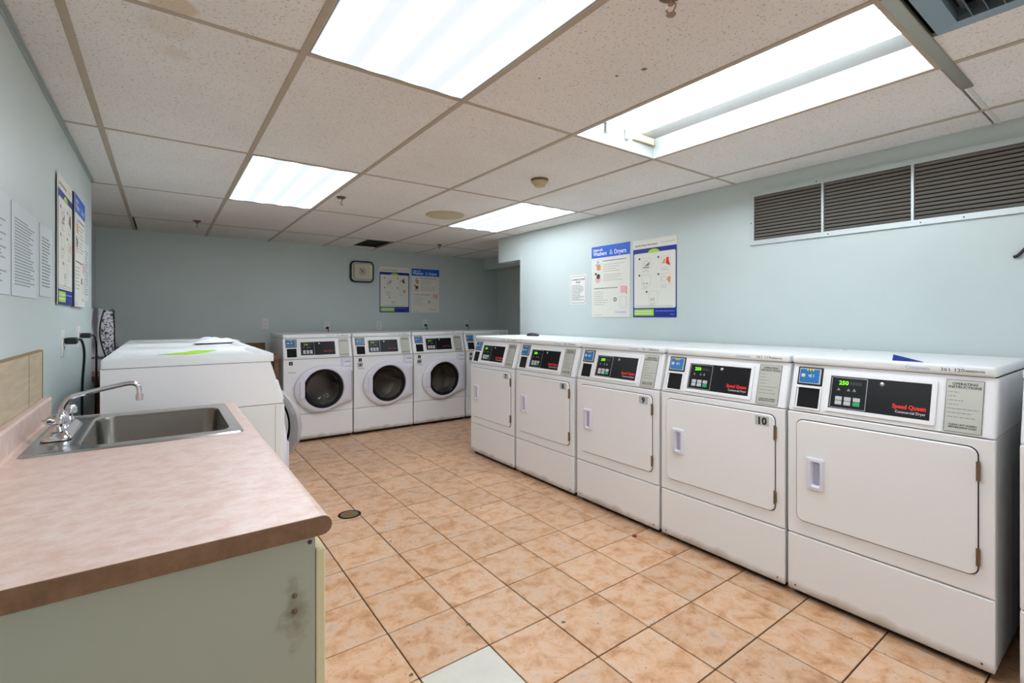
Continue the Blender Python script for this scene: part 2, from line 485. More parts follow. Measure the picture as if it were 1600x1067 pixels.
M_LOGO = mat('logo_blue', (120, 150, 205), .5)
M_HINGE = mat('hinge_metal', (120, 98, 76), .5, .5, var=.3, vscale=60)
M_BLACKR = mat('black_rubber', (7, 7, 8), .6, spec=.3)
M_GLASS = glass_mat('porthole_glass', (.012, .011, .011, 1), .55)
M_CLEAR = glass_mat('clear_bowl', (.78, .79, .79, 1), .6, .1)
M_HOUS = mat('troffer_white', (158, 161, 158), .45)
M_TUBE = mat('lit_tube', (237, 246, 255), .5, emit=TUBE)
M_LENS = lens_mat()
M_LAM = laminate('laminate_pink', [(.36, lin((211, 178, 164))), (.5, lin((219, 193, 182))), (.64, lin((226, 207, 199)))])
M_LAMD = laminate('laminate_edge', [(.3, lin((112, 80, 56))), (.7, lin((140, 106, 78)))])
M_MEL = panel_mat()
M_CREAM = mat('cream_edge', (222, 212, 172), .5)
M_BOARD = wood('pale_board', (178, 158, 130), (204, 186, 156), (3, 2, 12))
M_BOARDE = mat('board_edge', (150, 120, 82), .6)
M_WOODC = wood('brown_worktop', (112, 76, 52), (146, 102, 72), (2, 10, 10))
M_BAG = bag_mat()
M_PAPER = mat('paper', (226, 226, 222), .6)
M_POSTER = mat('poster_paper', (226, 224, 214), .4)
M_PBLUE = mat('poster_blue', (18, 92, 205), .4)
M_NAVY = mat('poster_navy', (12, 38, 140), .4)
M_LIME = mat('poster_lime', (172, 214, 60), .4)
M_LIMEP = mat('lime_paper', (176, 232, 20), .5)
M_ORANGE = mat('print_orange', (222, 150, 80), .5)
M_PINK = mat('print_pink', (226, 176, 178), .5)
M_SKY = mat('print_sky', (150, 185, 215), .5)
M_LGREY = mat('print_grey', (178, 178, 172), .5)
M_LGREEN = mat('print_green', (140, 200, 110), .5)
M_LAMIN = mat('laminated_sheet', (216, 223, 226), .3)
M_FAINT = mat('faded_print', (148, 156, 160), .6)
M_BLUEP = mat('blue_flyer', (8, 36, 140), .8, spec=.2)
M_CLOTH = mat('white_cloth', (235, 238, 245), .9, bump=.3, bscale=120)
M_OUT = mat('outlet_plastic', (222, 222, 216), .35)
M_CORD = mat('black_cord', (14, 14, 15), .45)
M_BEIGE = mat('aged_beige', (196, 182, 140), .5)
M_SPK = mat('speaker_grille', (196, 186, 150), .7, bump=.8, bscale=260)
M_BRASS = mat('sprinkler_metal', (150, 120, 100), .3, .9)
M_VENTF = mat('vent_frame', (196, 204, 204), .4, .2)
M_SLAT = mat('vent_slat', (112, 108, 102), .5, .1)
M_DIFF = mat('diffuser_grey', (140, 156, 164), .35, .5)
M_DIGD = mat('dim_green_digits', (120, 170, 40), .5, emit=.25)
M_DARK = mat('deep_black', (6, 6, 8), .9)
M_CLKR = mat('clock_rim', (186, 192, 184), .3, .2)
M_CLKD = mat('clock_rim_dark', (26, 36, 32), .25)
M_CLKF = mat('clock_face', (214, 204, 170), .5)
M_DRAIN = mat('drain_brass', (142, 118, 78), .45, .3, var=.4, vscale=70)
M_MIRR = M_CHROME

# ------------------------------------------------------------------ dimensions
XL, XR = -.37, 3.06
XREC = -.53
YB = 6.15
YN = -2.2
XALC = 4.18
ZC = 2.1556
ZTOP = 2.46
YW, YBK = 4.063, 4.465        # end of the right wall, end of the bulkhead over the opening
CX0, CY0 = .378, 1.6976
TX, TY = .6096, 1.2192

# ------------------------------------------------------------------ shell
bm = BX(XL - .3, XALC + .1, YN - .1, YB + .1, -.12, -.008)
floor = finish(bm, 'floor', M_GROUT, kind='structure')
bm = BX(XL - .3, XALC + .1, YN - .1, YB + .1, ZTOP, ZTOP + .1)
ceiling = finish(bm, 'ceiling', M_SLAB, kind='structure')
bm = BX(XREC, XL, YN, 4.07, -.008, ZTOP)
wall_left = finish(bm, 'wall_left', M_WALL, kind='structure')
bm = BX(XREC - .1, XREC, 4.07, YB, -.008, ZTOP)
finish(bm, 'wall_left_recess', M_WALL, kind='structure')
bm = BX(XREC - .1, XALC + .1, YB, YB + .1, -.008, ZTOP)
finish(bm, 'wall_back', M_WALL, kind='structure')
bm = BX(XR, XR + .14, YN, YW, -.008, ZTOP)
box(bm, XR, XR + .14, YW, YBK, 1.885, ZTOP)
finish(bm, 'wall_right', M_WALL, kind='structure')
bm = BX(XR + .14, XALC, YW - .1, YW, -.008, ZTOP)
finish(bm, 'wall_alcove_near', M_WALL, kind='structure')
bm = BX(XALC, XALC + .1, YW - .1, YB, -.008, ZTOP)
finish(bm, 'wall_alcove_right', M_WALL, kind='structure')
# unseen wall behind the camera; its wide opening is added for fill light
bm = BX(XREC - .1, -.25, YN - .1, YN, -.008, ZTOP)
box(bm, 2.95, XR + .2, YN - .1, YN, -.008, ZTOP)
box(bm, -.25, 2.95, YN - .1, YN, 2.08, ZTOP)
finish(bm, 'wall_front', M_WALL, kind='structure')
bm = BX(-.25, 2.95, YN - .08, YN - .03, 2.03, 2.08)
for xx in (-.25, .80, 1.85, 2.90):
    box(bm, xx, xx + .05, YN - .08, YN - .03, 0, 2.03)
finish(bm, 'added_opening_frame', M_VENTF, kind='structure')  # posts and head of the added light opening
bm = BX(3.93, XALC, YW, YB, 1.985, ZTOP)
finish(bm, 'trim_1', M_WALL, kind='structure')          # the boxed beam in the alcove
bm = BX(XL, XL + .013, YN, 4.07, ZC - .006, ZC - .001)
box(bm, XL, XL + .003, YN, 4.07, ZC - .022, ZC - .001)
finish(bm, 'trim_2', M_TRIM, kind='structure')

# floor tiles
GX, GY, GS = .439, 2.4566, .2961
tile_me = None
def tile_mesh(m):
    b = BX(-GS / 2 + .0028, GS / 2 - .0028, -GS / 2 + .0028, GS / 2 - .0028, -.007, 0, bev=.0014)
    o = finish(b, 'floor_tile', m)
    me = o.data; bpy.data.objects.remove(o)
    return me
tm, wm = tile_mesh(M_TILE), tile_mesh(M_WTILE)
field = bmesh.new()
def clear_floor(x, y):
    if x < -.2 or x > 2.45: return False
    if x < .12 and y < 2.4: return False
    if x < .35 and y > 2.75: return False
    return -.1 < y < 5.35
def visible_tile(x, y):
    return clear_floor(x, y)
for i in range(-4, 14):
    for k in range(-16, 14):
        x, y = GX + (i + .5) * GS, GY + (k + .5) * GS
        if x > XALC + .15 or y > YB + .15: continue
        if visible_tile(x, y):
            white = (i == 1 and k == -4)
            o = bpy.data.objects.new('floor_tile', wm if white else tm)
            COL.objects.link(o); o.parent = floor
            o.location = (x, y, random.uniform(-.0006, .0004))
            if white: o['label'] = 'plain white replacement tile'
        else:
            box(field, x - GS / 2 + .002, x + GS / 2 - .002, y - GS / 2 + .002, y + GS / 2 - .002, -.007, -.0008)
finish(field, 'covered_tiles', M_TILE, floor, kind='stuff')

# ceiling grid: tiles, tees
LIGHTS = {(0, -1): 1, (0, 1): 2, (3, 1): 4, (2, -1): 3, (2, -3): 6}
def cell(i, j): return CX0 + i * TX, CX0 + (i + 1) * TX, CY0 + j * TY, CY0 + (j + 1) * TY
tw = .012
def clip_cell(i, j):
    x0, x1, y0, y1 = cell(i, j)
    y0 = max(y0, YN); y1 = min(y1, YB)
    left = XL if y1 <= 4.2 else XREC
    x0 = max(x0, left); 
    right = XR if y1 <= YBK + .2 and y0 < YW else XALC
    if j == 2: right = XR
    x1 = min(x1, right)
    return x0, x1, y0, y1
def ceil_tile(x0, x1, y0, y1, m=None, dz=0, gap=0, tilt=0):
    if x1 - x0 < .03 or y1 - y0 < .03: return
    b = BX(x0 + .004 + gap, x1 - .004, y0 + .004, y1 - .004, ZC + .002 + dz, ZC + .018 + dz, bev=.002)
    if tilt:
        for v in b.verts: v.co.z += tilt * (v.co.y - y0)
    return finish(b, 'ceiling_tile', m or M_CT, ceiling)
for j in range(-4, 4):
    for i in range(-2, 7):
        if (i, j) in LIGHTS: continue
        x0, x1, y0, y1 = clip_cell(i, j)
        if x1 <= x0 or y1 <= y0: continue
        if j < 2 and x0 >= XR: continue
        if (i, j) == (2, -2):       # air diffuser and its filler tile
            ceil_tile(1.955, x1, y0, y1); continue
        if (i, j) == (2, 3):       # open hole in the last row
            ceil_tile(x0, x0 + .29, y0, y1)
            ceil_tile(x0 + .29, x1, 5.99, y1)
            continue
        m = M_CT
        if (i, j) == (-1, 0): m = M_CTS
        if (i, j) == (-1, -1): m = M_CTS2
        if (i, j) == (1, -1): m = M_CTS3
        gap = .022 if (i, j) == (-1, 3) else (.03 if (i, j) == (4, 3) else 0)
        if j == 2 and i >= 4:
            ceil_tile(x0, XR, y0, YBK, m)
            if i == 4: ceil_tile(XR, XALC, YBK, y1, m)
            ceil_tile(x0, XR, YBK, y1, m)
            continue
        ceil_tile(x0, x1, y0, y1, m, 0, gap)
xa, xb, ya_, yb_ = cell(2, 3)
finish(BX(xa + .30, xb + .01, ya_ - .01, 6.0, ZC + .028, ZC + .034), 'hole_shade_sheet', M_DARK, ceiling)  # black sheet standing in for the shade above the open hole
bm = BX(xa + .296, xa + .300, ya_ - .01, 6.0, ZC + .018, ZC + .03); box(bm, xa + .3, xb, 5.992, 5.996, ZC + .018, ZC + .03)
finish(bm, 'hole_shade_edge', M_DARK, ceiling, kind='stuff')  # black edges closing off the painted shade in the hole
zt0, zt1 = ZC - .0015, ZC + .012
for i in range(-1, 6):
    x = CX0 + i * TX
    if i <= 4:
        ya, yb = YN, YB
        if i == -1 and False: pass
        b = BX(x - tw, x + tw, ya, yb, zt0, zt1, bev=.0015)
    elif x < XALC:
        b = BX(x - tw, x + tw, YBK, YB, zt0, zt1, bev=.0015)
    else: continue
    finish(b, 'grid_tee', M_TEE, ceiling)
for j in range(-3, 4):
    y = CY0 + j * TY
    for i in range(-2, 6):
        x0, x1 = CX0 + i * TX + tw, CX0 + (i + 1) * TX - tw
        lo = XL if y < 4.07 else XREC
        hi = XR if y < YBK else XALC
        x0, x1 = max(x0, lo), min(x1, hi)
        if x1 - x0 < .02: continue
        if j == -1 and 2 <= i: continue
        finish(BX(x0, x1, y - tw + .002, y + tw - .002, zt0 + .001, zt1, bev=.0015), 'grid_tee', M_TEE, ceiling)
# wide galvanised strap in place of the cross tee at the open light
b = BX(1.597, 2.48, .441, .476, ZC - .006, ZC + .012, bev=.002)
finish(b, 'grid_strap', M_STRAP, ceiling, label='bare metal strap')
finish(BX(1.58, 2.22, .476, .492, ZC - .002, ZC + .012, bev=.0015), 'grid_tee', M_TEE, ceiling)
finish(BX(2.48, XR, .452, .464, ZC - .001, ZC + .012), 'grid_tee', mat('tee_light', (214, 212, 204), .6), ceiling)

# ------------------------------------------------------------------ ceiling lights
def lens_light(i, j, label):
    x0, x1, y0, y1 = cell(i, j)
    t = empty('ceiling_light', ((x0 + x1) / 2, (y0 + y1) / 2, ZC))
    tag(t, label, 'ceiling light', None)
    hx, hy = TX / 2 - .012, TY / 2 - .012
    L = [[(-hx, -hy, .003), (hx, -hy, .003), (hx, hy, .003), (-hx, hy, .003)],
         [(-hx * .86, -hy * .94, .1), (hx * .86, -hy * .94, .1), (hx * .86, hy * .94, .1), (-hx * .86, hy * .94, .1)]]
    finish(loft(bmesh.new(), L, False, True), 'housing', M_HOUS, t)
    f = bmesh.new()
    O = [(-hx, -hy), (hx, -hy), (hx, hy), (-hx, hy)]; e = .006
    I = [(-hx + e, -hy + e), (hx - e, -hy + e), (hx - e, hy - e), (-hx + e, hy - e)]
    loft(f, [[(x, y, .006) for x, y in O], [(x, y, 0) for x, y in O], [(x, y, 0) for x, y in I], [(x, y, .006) for x, y in I]], False, False)
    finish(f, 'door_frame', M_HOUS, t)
    finish(BX(-hx + e, hx - e, -hy + e, hy - e, .001, .004), 'lens', M_LENS, t)
    return t
lens_light(0, -1, 'large lit lensed ceiling panel nearest the camera, above the sink counter side')
lens_light(0, 1, 'lit lensed ceiling panel in the left half of the ceiling, near the back wall')
lens_light(3, 1, 'lit lensed ceiling panel beside the right wall, farthest along the dryers')
# behind the camera: an unseen panel added to brighten the room
lens_light(2, -3, 'added unseen lensed ceiling panel behind the camera, on the right')

x0, x1, y0, y1 = cell(2, -1)
t = empty('ceiling_light', ((x0 + x1) / 2, (y0 + y1) / 2, ZC))
tag(t, 'open ceiling light without its lens, two bare glowing tubes and white reflector', 'ceiling light')
hx, hy = TX / 2 - .012, TY / 2 - .012
hyn = hy - .0
b = bmesh.new()
top = .10
L = [[(-hx, -hy, 0), (hx, -hy, 0), (hx, hy, 0), (-hx, hy, 0)],
     [(-hx + .014, -hy + .004, top), (hx - .014, -hy + .004, top), (hx - .014, hy - .004, top), (-hx + .014, hy - .004, top)]]
loft(b, L, False, True)
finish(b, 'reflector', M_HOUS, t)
b = prism(bmesh.new(), [(-.040, top), (-.030, top - .012), (.002, top - .012), (.012, top)], 'y', -hy + .02, hy - .02)
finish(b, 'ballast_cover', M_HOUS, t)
for xx in (-.087, .058):
    finish(cyl(bmesh.new(), (xx, -hy + .032, .070), .0155, 2 * hy - .060, 'y', 20), 'tube', M_TUBE, t)
    for s_, yy in ((1, hy - .026), (-1, -hy + .012)):
        b = BX(xx - .015, xx + .015, yy, yy + .014, .05, top, bev=.003)
        cyl(b, (xx, yy - .005 if s_ > 0 else yy + .014, .070), .012, .006, 'y', 14)
        finish(b, 'lamp_holder', M_OUT, t)
finish(BX(.10, hx - .022, hy - .020, hy - .006, .062, top - .002, bev=.002), 'end_bracket', M_CREAM, t)
finish(BX(.10, hx - .016, hy - .0215, hy - .020, .058, .061), 'bracket_gap', M_HINGE, t)

# ------------------------------------------------------------------ ceiling fittings
def sprinkler(x, y, label, full=True):
    t = empty('sprinkler_head', (x, y, ZC))
    tag(t, label, 'sprinkler')
    finish(lathe(bmesh.new(), (0, 0, 0), [(.034, 0), (.034, -.003), (.02, -.012), (.011, -.014)], n=20), 'escutcheon', M_HINGE, t, 40)
    b = cyl(bmesh.new(), (0, 0, -.028), .009, .016, n=12)
    for s in (-1, 1):
        tube(b, spline([(0, s * .008, -.026), (0, s * .015, -.037), (0, s * .006, -.05), (0, 0, -.053)], 4), .0022, 6)
    finish(b, 'frame', M_BRASS, t, 40)
    finish(cyl(bmesh.new(), (0, 0, -.056), .013, .002, n=16), 'deflector', M_BRASS, t)
    return t
sprinkler(1.055, 3.577, 'sprinkler head right beside the left lit panel')
sprinkler(.252, 5.232, 'sprinkler head in the far left of the ceiling')
sprinkler(2.711, 5.217, 'sprinkler head at the far end, beyond the round speaker')
sprinkler(1.116, .80, 'sprinkler head at the top edge of the picture, between the two nearest lights')

t = empty('smoke_detector', (1.945, 2.375, ZC)); tag(t, 'small yellowed round smoke detector on the ceiling', 'smoke detector')
finish(lathe(bmesh.new(), (0, 0, 0), [(.056, .001), (.056, -.008), (.052, -.012)], n=28), 'base', M_HINGE, t, 30)
finish(lathe(bmesh.new(), (0, 0, -.012), [(.052, 0), (.05, -.012), (.036, -.018), (.034, -.032), (.02, -.037)], n=28), 'cover', M_BEIGE, t, 30)
t = empty('ceiling_speaker', (1.965, 3.68, ZC)); tag(t, 'flat round beige speaker plate in the ceiling beside the far right panel', 'speaker')
finish(lathe(bmesh.new(), (0, 0, 0), [(.165, .001), (.165, -.003), (.158, -.007), (.135, -.008)], n=40), 'rim', M_BEIGE, t, 30)
finish(cyl(bmesh.new(), (0, 0, -.0105), .134, .004, n=40), 'grille', M_SPK, t)

# air diffuser, near right corner of the ceiling
t = empty('air_diffuser', (1.64, .0, ZC)); tag(t, 'blue-grey metal air diffuser with curved blades, ceiling corner at top right', 'air vent')
dx, dy0, dy1 = .31, -.50, .428
b = bmesh.new()
O = [(0, dy0), (dx, dy0), (dx, dy1), (0, dy1)]; e = .03
I = [(e, dy0 + e), (dx - e, dy0 + e), (dx - e, dy1 - e - .02), (e, dy1 - e - .02)]
loft(b, [[(x, y, .008) for x, y in O], [(x, y, -.002) for x, y in O], [(x, y, .006) for x, y in I], [(x, y, .05) for x, y in I]], False, False)
finish(b, 'frame', M_DIFF, t)
finish(BX(e, dx - e, dy0 + e, dy1 - e, .05, .052), 'duct', M_DARK, t)
y = dy0 + .06
while y < dy1 - .07:
    P = []
    for q in range(7):
        a = q / 6 * 1.25
        P.append((y + .030 * (1 - math.cos(a)) * 1.2, .004 + .038 * math.sin(a)))
    Q = [(p[0] + .0016, p[1] + .0006) for p in P[::-1]]
    finish(prism(bmesh.new(), P + Q, 'x', e + .001, dx - e - .001), 'blade', M_DIFF, t)
    y += .034

# ------------------------------------------------------------------ return-air grille high on the right wall
t = empty('wall_grille', (XR, 1.595, 1.737), -PI / 2)
tag(t, 'long dark louvred air grille with white metal frame, high on the right wall', 'air vent')
gw, gh, fr = 1.675, .335, .028
finish(BX(.01, gw - .01, -.002, -.0005, .01, gh - .01), 'backing', M_DARK, t)
b = bmesh.new()
frame(b, 0, gw, 0, gh, fr, -.016, -.0005, .003)
finish(b, 'frame', M_VENTF, t)
bays = [(fr, .415), (.427, .822), (.834, 1.232), (1.244, gw - fr)]
for a, c in zip(bays, bays[1:]):
    finish(BX(a[1], c[0], -.017, -.001, fr, gh - fr, bev=.001), 'mullion', M_VENTF, t)
ns = 14
sl = None
for a0, a1 in bays:
    me = None
    for k in range(ns):
        z = fr + (k + .5) * (gh - 2 * fr) / ns
        if me is None:
            b = BX(a0, a1, -.0145, -.0125, -.0062, .0062)
            for v in b.verts:
                v.co.y += -.55 * v.co.z
            o = finish(b, 'slat', M_SLAT, t); me = o.data
        else:
            o = bpy.data.objects.new('slat', me); COL.objects.link(o); o.parent = t
        o.location = (0, .0045, z)
for sx_, sz_ in ((.012, .14), (.45, .012), (.39, gh - .012), (.86, .012), (1.02, .012)):
    finish(cyl(bmesh.new(), (sx_, -.018, sz_), .0035, .002, 'y', 8), 'screw', M_INK, t)

# ------------------------------------------------------------------ machines
MW, MD = .69, .70
MC = Matrix(((1, 0, 0, 0), (0, .9597, .281, 0), (0, -.281, .9597, .853), (0, 0, 0, 1)))   # console face: x, out = -y, s up the slope

def common_shell(t, hole=None):
    w = MW
    # dark plinth and carcass
    finish(BX(.02, w - .02, .035, MD - .02, .004, .05), 'plinth', M_GAP, t)
    if hole is None:
        b = BX(.002, w - .002, .018, MD, .036, .850)
        finish(b, 'cabinet', M_SIDE, t)
    else:
        b = BX(.002, .012, .018, MD, .036, .850)
        box(b, w - .012, w - .002, .018, MD, .036, .850)
        box(b, .012, w - .012, MD - .01, MD, .036, .850)
        box(b, .012, w - .012, .018, MD - .01, .036, .05)
        finish(b, 'cabinet', M_SIDE, t)
    for ys in (.040, .285):
        finish(BX(.0012, .0024, ys, ys + .0025, .04, .845), 'side_seam', M_TRIM, t)
        finish(BX(w - .0024, w - .0012, ys, ys + .0025, .04, .845), 'side_seam', M_TRIM, t)
    b = bmesh.new(); slab(b, .002, w - .002, .030, .286, 0, .018, .006, .004)
    finish(b, 'lower_panel', M_ENAM, t, 40)
    # console
    pts = [(.001, .853), (.061, 1.060), (MD, 1.060), (MD, .853)]
    b = prism(bmesh.new(), pts, 'x', .002, w - .002)
    es = [e for e in b.edges if abs((e.verts[0].co - e.verts[1].co).x) < 1e-4 and min(e.verts[0].co.y, e.verts[1].co.y) < .07 and max(e.verts[0].co.y, e.verts[1].co.y) < .07]
    bmesh.ops.bevel(b, geom=es, offset=.012, segments=4, affect='EDGES', profile=.5)
    finish(b, 'console', M_ENAM, t, 40)
    finish(BX(.006, w - .006, .02, MD - .01, .8485, .8545), 'console_seam', M_GAP, t)
    return t

def lid(t, rim=False):
    w = MW
    if not rim:
        b = BX(.002, w - .002, .047, MD, 1.0625, 1.101, bev=.011, seg=3)
        finish(b, 'top', M_TOP, t, 40)
    else:
        o_ = rr(.002, w - .002, .047, MD, .012, 3); o2 = rr(.006, w - .006, .051, MD - .004, .01, 3)
        i_ = rr(.030, w - .030, .085, MD - .035, .02, 3); i2 = rr(.042, w - .042, .097, MD - .047, .02, 3)
        b = loft(bmesh.new(), [[(x, y, 1.0625) for x, y in o_], [(x, y, 1.096) for x, y in o_], [(x, y, 1.101) for x, y in o2],
                               [(x, y, 1.101) for x, y in i_], [(x, y, 1.090) for x, y in i2]])
        finish(b, 'top', M_TOP, t, 40)
    finish(BX(.006, w - .006, .07, MD - .006, 1.0595, 1.063), 'top_seam', M_GAP, t)

def console_parts(t, washer, digits):
    b = bmesh.new()
    # card reader
    slab(b, .034, .124, .128, .198, -.003, .001, .003, .001, MC)
    cr = finish(b, 'card_reader', M_CARDF, t, 40)
    b = bmesh.new(); slab(b, .028, .132, .120, .204, -.0012, .001, .003, .0005, MC)
    finish(b, 'reader_recess', M_GAP, t)
    b = bmesh.new(); slab(b, .037, .118, .132, .194, -.004, -.001, .003, .001, MC)
    finish(b, 'card_label', M_BLUE, cr)
    b = bmesh.new()
    box(b, .066, .094, -.0048, -.004, .186, .194, M=MC)
    finish(b, 'yellow_mark', M_YEL, cr)
    b = bmesh.new()
    box(b, .072, .076, -.0052, -.004, .186, .194, M=MC); box(b, .084, .088, -.0052, -.004, .186, .194, M=MC)
    finish(b, 'black_mark', M_INKB, cr)
    b = bmesh.new()
    slab(b, .044, .060, .157, .172, -.005, -.004, .003, .0005, MC)
    finish(b, 'chip_mark', M_CREAM, cr)
    b = bmesh.new()
    for k, (xa, hh) in enumerate(((.074, .008), (.079, .012), (.084, .016), (.094, .012))):
        box(b, xa, xa + .002, -.005, -.004, .164 - hh / 2, .164 + hh / 2, M=MC)
    finish(b, 'signal_mark', M_WHITEP, cr)
    # coin / card pocket
    b = bmesh.new()
    frame(b, .024, .134, .012, .114, .006, -.007, .002, .004, MC)
    finish(b, 'pocket_frame', M_ENAM, t, 40)
    b = bmesh.new(); slab(b, .038, .128, .018, .108, -.0012, .001, .002, .0005, MC)
    finish(b, 'pocket', M_DARK, t)
    # display bezel and black plate
    b = bmesh.new()
    frame(b, .150, .526, .016, .190, .016, -.007, .002, .008, MC, 4)
    finish(b, 'bezel', M_ENAM, t, 40)
    b = bmesh.new(); box(b, .166, .510, -.002, .001, .032, .174, M=MC)
    pl = finish(b, 'face_plate', M_BLK, t)
    b = bmesh.new(); frame(b, .170, .302, .036, .170, .0022, -.0034, -.0018, .003, MC)
    finish(b, 'display_border', M_SILV, pl)
    text(digits, .024, M_DIGD if washer else M_GREEN, pl, .198, .138, -.003, MC, bold=.0006, name='green_digits')
    text('8888', .022, M_GHOST, pl, .238, .1385, -.003, MC, name='unlit_digits')
    b = bmesh.new()
    for xc, hh in ((.199, .012), (.236, .012), (.257, .014)):
        v = [(xc - .007, -.003, .112), (xc + .007, -.003, .112), (xc, -.003, .112 + hh)]
        b.faces.new([b.verts.new(MC @ Vector(p)) for p in v])
    finish(b, 'icons', M_ICON, pl)
    for k, xc in enumerate((.190, .223, .256)):
        for half in (0, 1):
            z = .050 + half * .019
            b = bmesh.new(); slab(b, xc, xc + .025, z, z + .017, -.0055, -.001, .002, .001, MC, 2)
            finish(b, 'button', M_BTNG if (k == 2 and half == 0 and not washer) else M_BTN, pl)
    b = bmesh.new()
    lathe(b, (0, 0, 0), [(.008, 0), (.008, -.002), (.006, -.0035)], 'y', 14)
    bmesh.ops.transform(b, matrix=MC @ Matrix.Translation((.352, -.001, .156)), verts=b.verts)
    finish(b, 'lock', M_CHROME, pl, 40)
    text('Speed Queen', .0235, M_REDD if washer else M_RED, pl, .497, .066, -.003, MC, 'RIGHT', .0011, 'brand_lettering', sx=.82)
    if not washer:
        text('Commercial Dryer', .0145, M_WHITEP, pl, .497, .048, -.003, MC, 'RIGHT', name='small_lettering', sx=.85)
    # instruction plate
    b = bmesh.new(); slab(b, .550, .654, .006, .200, -.002, .001, .002, .0008, MC)
    tg = finish(b, 'instruction_plate', M_TAG, t)
    b = bmesh.new(); frame(b, .550, .654, .006, .200, .0012, -.003, -.001, .002, MC)
    finish(b, 'plate_edge', M_INK, tg)
    b = bmesh.new()
    text('OPERATING', .013, None, None, .602, .180, -.0025, MC, 'CENTER', .0004, merge=b)
    text('INSTRUCTIONS', .013, None, None, .602, .168, -.0025, MC, 'CENTER', .0004, merge=b)
    text('CLEAN LINT SCREEN' if not washer else 'CLOSE DOOR FIRMLY', .0082, None, None, .602, .030, -.0025, MC, 'CENTER', .0003, merge=b)
    text('BEFORE EACH LOAD', .0082, None, None, .602, .021, -.0025, MC, 'CENTER', .0003, merge=b)
    finish(b, 'plate_heading', M_INK, tg, kind='stuff')
    b = bmesh.new()
    for k, wd in enumerate((.03, .025, .042, .03, .085, .068, .078)):
        z = .152 - k * .0155
        box(b, .556, .5575, -.0026, -.002, z - .001, z + .003, M=MC)
        xx = .561
        while xx < .558 + wd:
            l = random.uniform(.006, .014)
            box(b, xx, min(xx + l, .558 + wd), -.0026, -.002, z, z + .0022, M=MC); xx += l + .0025
    finish(b, 'plate_text', M_INKL, tg, kind='stuff')

def lid_print(t, num):
    b = bmesh.new()
    text('Coinamatic', .017, M_LOGO, t, .425, 1.075, .0462, name='logo_lettering')
    text(num, .0185, M_INK, t, .532, 1.075, .0462, name='number_lettering', sx=1.15)
    text('MISSISSAUGA', .009, M_INKL, t, .603, 1.077, .0462, bold=.0004, name='code_lettering')

def make_dryer():
    t = empty('clothes_dryer', (0, 0, 0))
    common_shell(t)
    lid(t)
    b = bmesh.new(); slab(b, .002, MW - .002, .291, .847, 0, .018, .006, .004)
    finish(b, 'front_panel', M_ENAM, t, 40)
    b = bmesh.new(); slab(b, .040, .648, .355, .817, -.0015, .001, .030, .0005)
    finish(b, 'door_gasket', M_GAP, t)
    b = bmesh.new(); slab(b, .0435, .6445, .3585, .8135, -.010, -.0015, .028, .004)
    d = finish(b, 'door', M_ENAM, t, 40)
    # recessed pull
    b = bmesh.new()
    O = rr(.084, .160, .512, .656, .010, 3); O2 = rr(.088, .156, .516, .652, .008, 3)
    I = rr(.108, .146, .528, .642, .008, 3); I2 = rr(.114, .140, .536, .634, .006, 3)
    loft(b, [[(x, -.0098, z) for x, z in O], [(x, -.022, z) for x, z in O2], [(x, -.024, z) for x, z in I], [(x, -.0105, z) for x, z in I2]], False, False)
    h = finish(b, 'handle', M_LAV, d, 40)
    b = bmesh.new()
    loft(b, [[(.1125, -.0107, .535), (.1415, -.0107, .535), (.1415, -.0107, .635), (.1125, -.0107, .635)],
             [(.1125, -.0102, .535), (.1415, -.0102, .535), (.1415, -.0102, .635), (.1125, -.0102, .635)]])
    finish(b, 'handle_recess', M_POCK, d)
    for z0, z1 in ((.699, .767), (.397, .459)):
        b = cyl(bmesh.new(), (.6475, -.010, z0), .0055, z1 - z0, 'z', 10)
        box(b, .6475, .652, -.006, -.0008, z0 + .006, z1 - .006)
        finish(b, 'hinge', M_HINGE, t, 40)
    for xx in (.035, MW - .035):
        finish(cyl(bmesh.new(), (xx, -.002, .052), .004, .003, 'y', 8), 'screw', M_HINGE, t)
    return t

def number_plate(t, s, z=.778, x0=.556, x1=.620):
    b = bmesh.new(); slab(b, x0, x1, z - .020, z + .025, -.0125, -.0098, .002, .0008)
    p = finish(b, 'number_plate', M_NPL, t)
    text(s, .047, M_INKB, p, (x0 + x1) / 2, z - .0145, -.0134, None, 'CENTER', .0018, 'number')

def hull(pts):
    pts = sorted(set(pts))
    def half(ps):
        h = []
        for p in ps:
            while len(h) > 1 and (h[-1][0] - h[-2][0]) * (p[1] - h[-2][1]) - (h[-1][1] - h[-2][1]) * (p[0] - h[-2][0]) <= 0: h.pop()
            h.append(p)
        return h
    a, b = half(pts), half(pts[::-1])
    return a[:-1] + b[:-1]
def ray_r(poly, th):
    dx_, dz_ = math.cos(th), math.sin(th); best = None
    for i in range(len(poly)):
        (x1_, z1_), (x2_, z2_) = poly[i], poly[(i + 1) % len(poly)]
        ex, ez = x2_ - x1_, z2_ - z1_
        den = dx_ * ez - dz_ * ex
        if abs(den) < 1e-9: continue
        r_ = (x1_ * ez - z1_ * ex) / den
        u = (x1_ * dz_ - z1_ * dx_) / den
        if r_ > 0 and -1e-6 <= u <= 1 + 1e-6: best = r_ if best is None else max(best, r_)
    return best

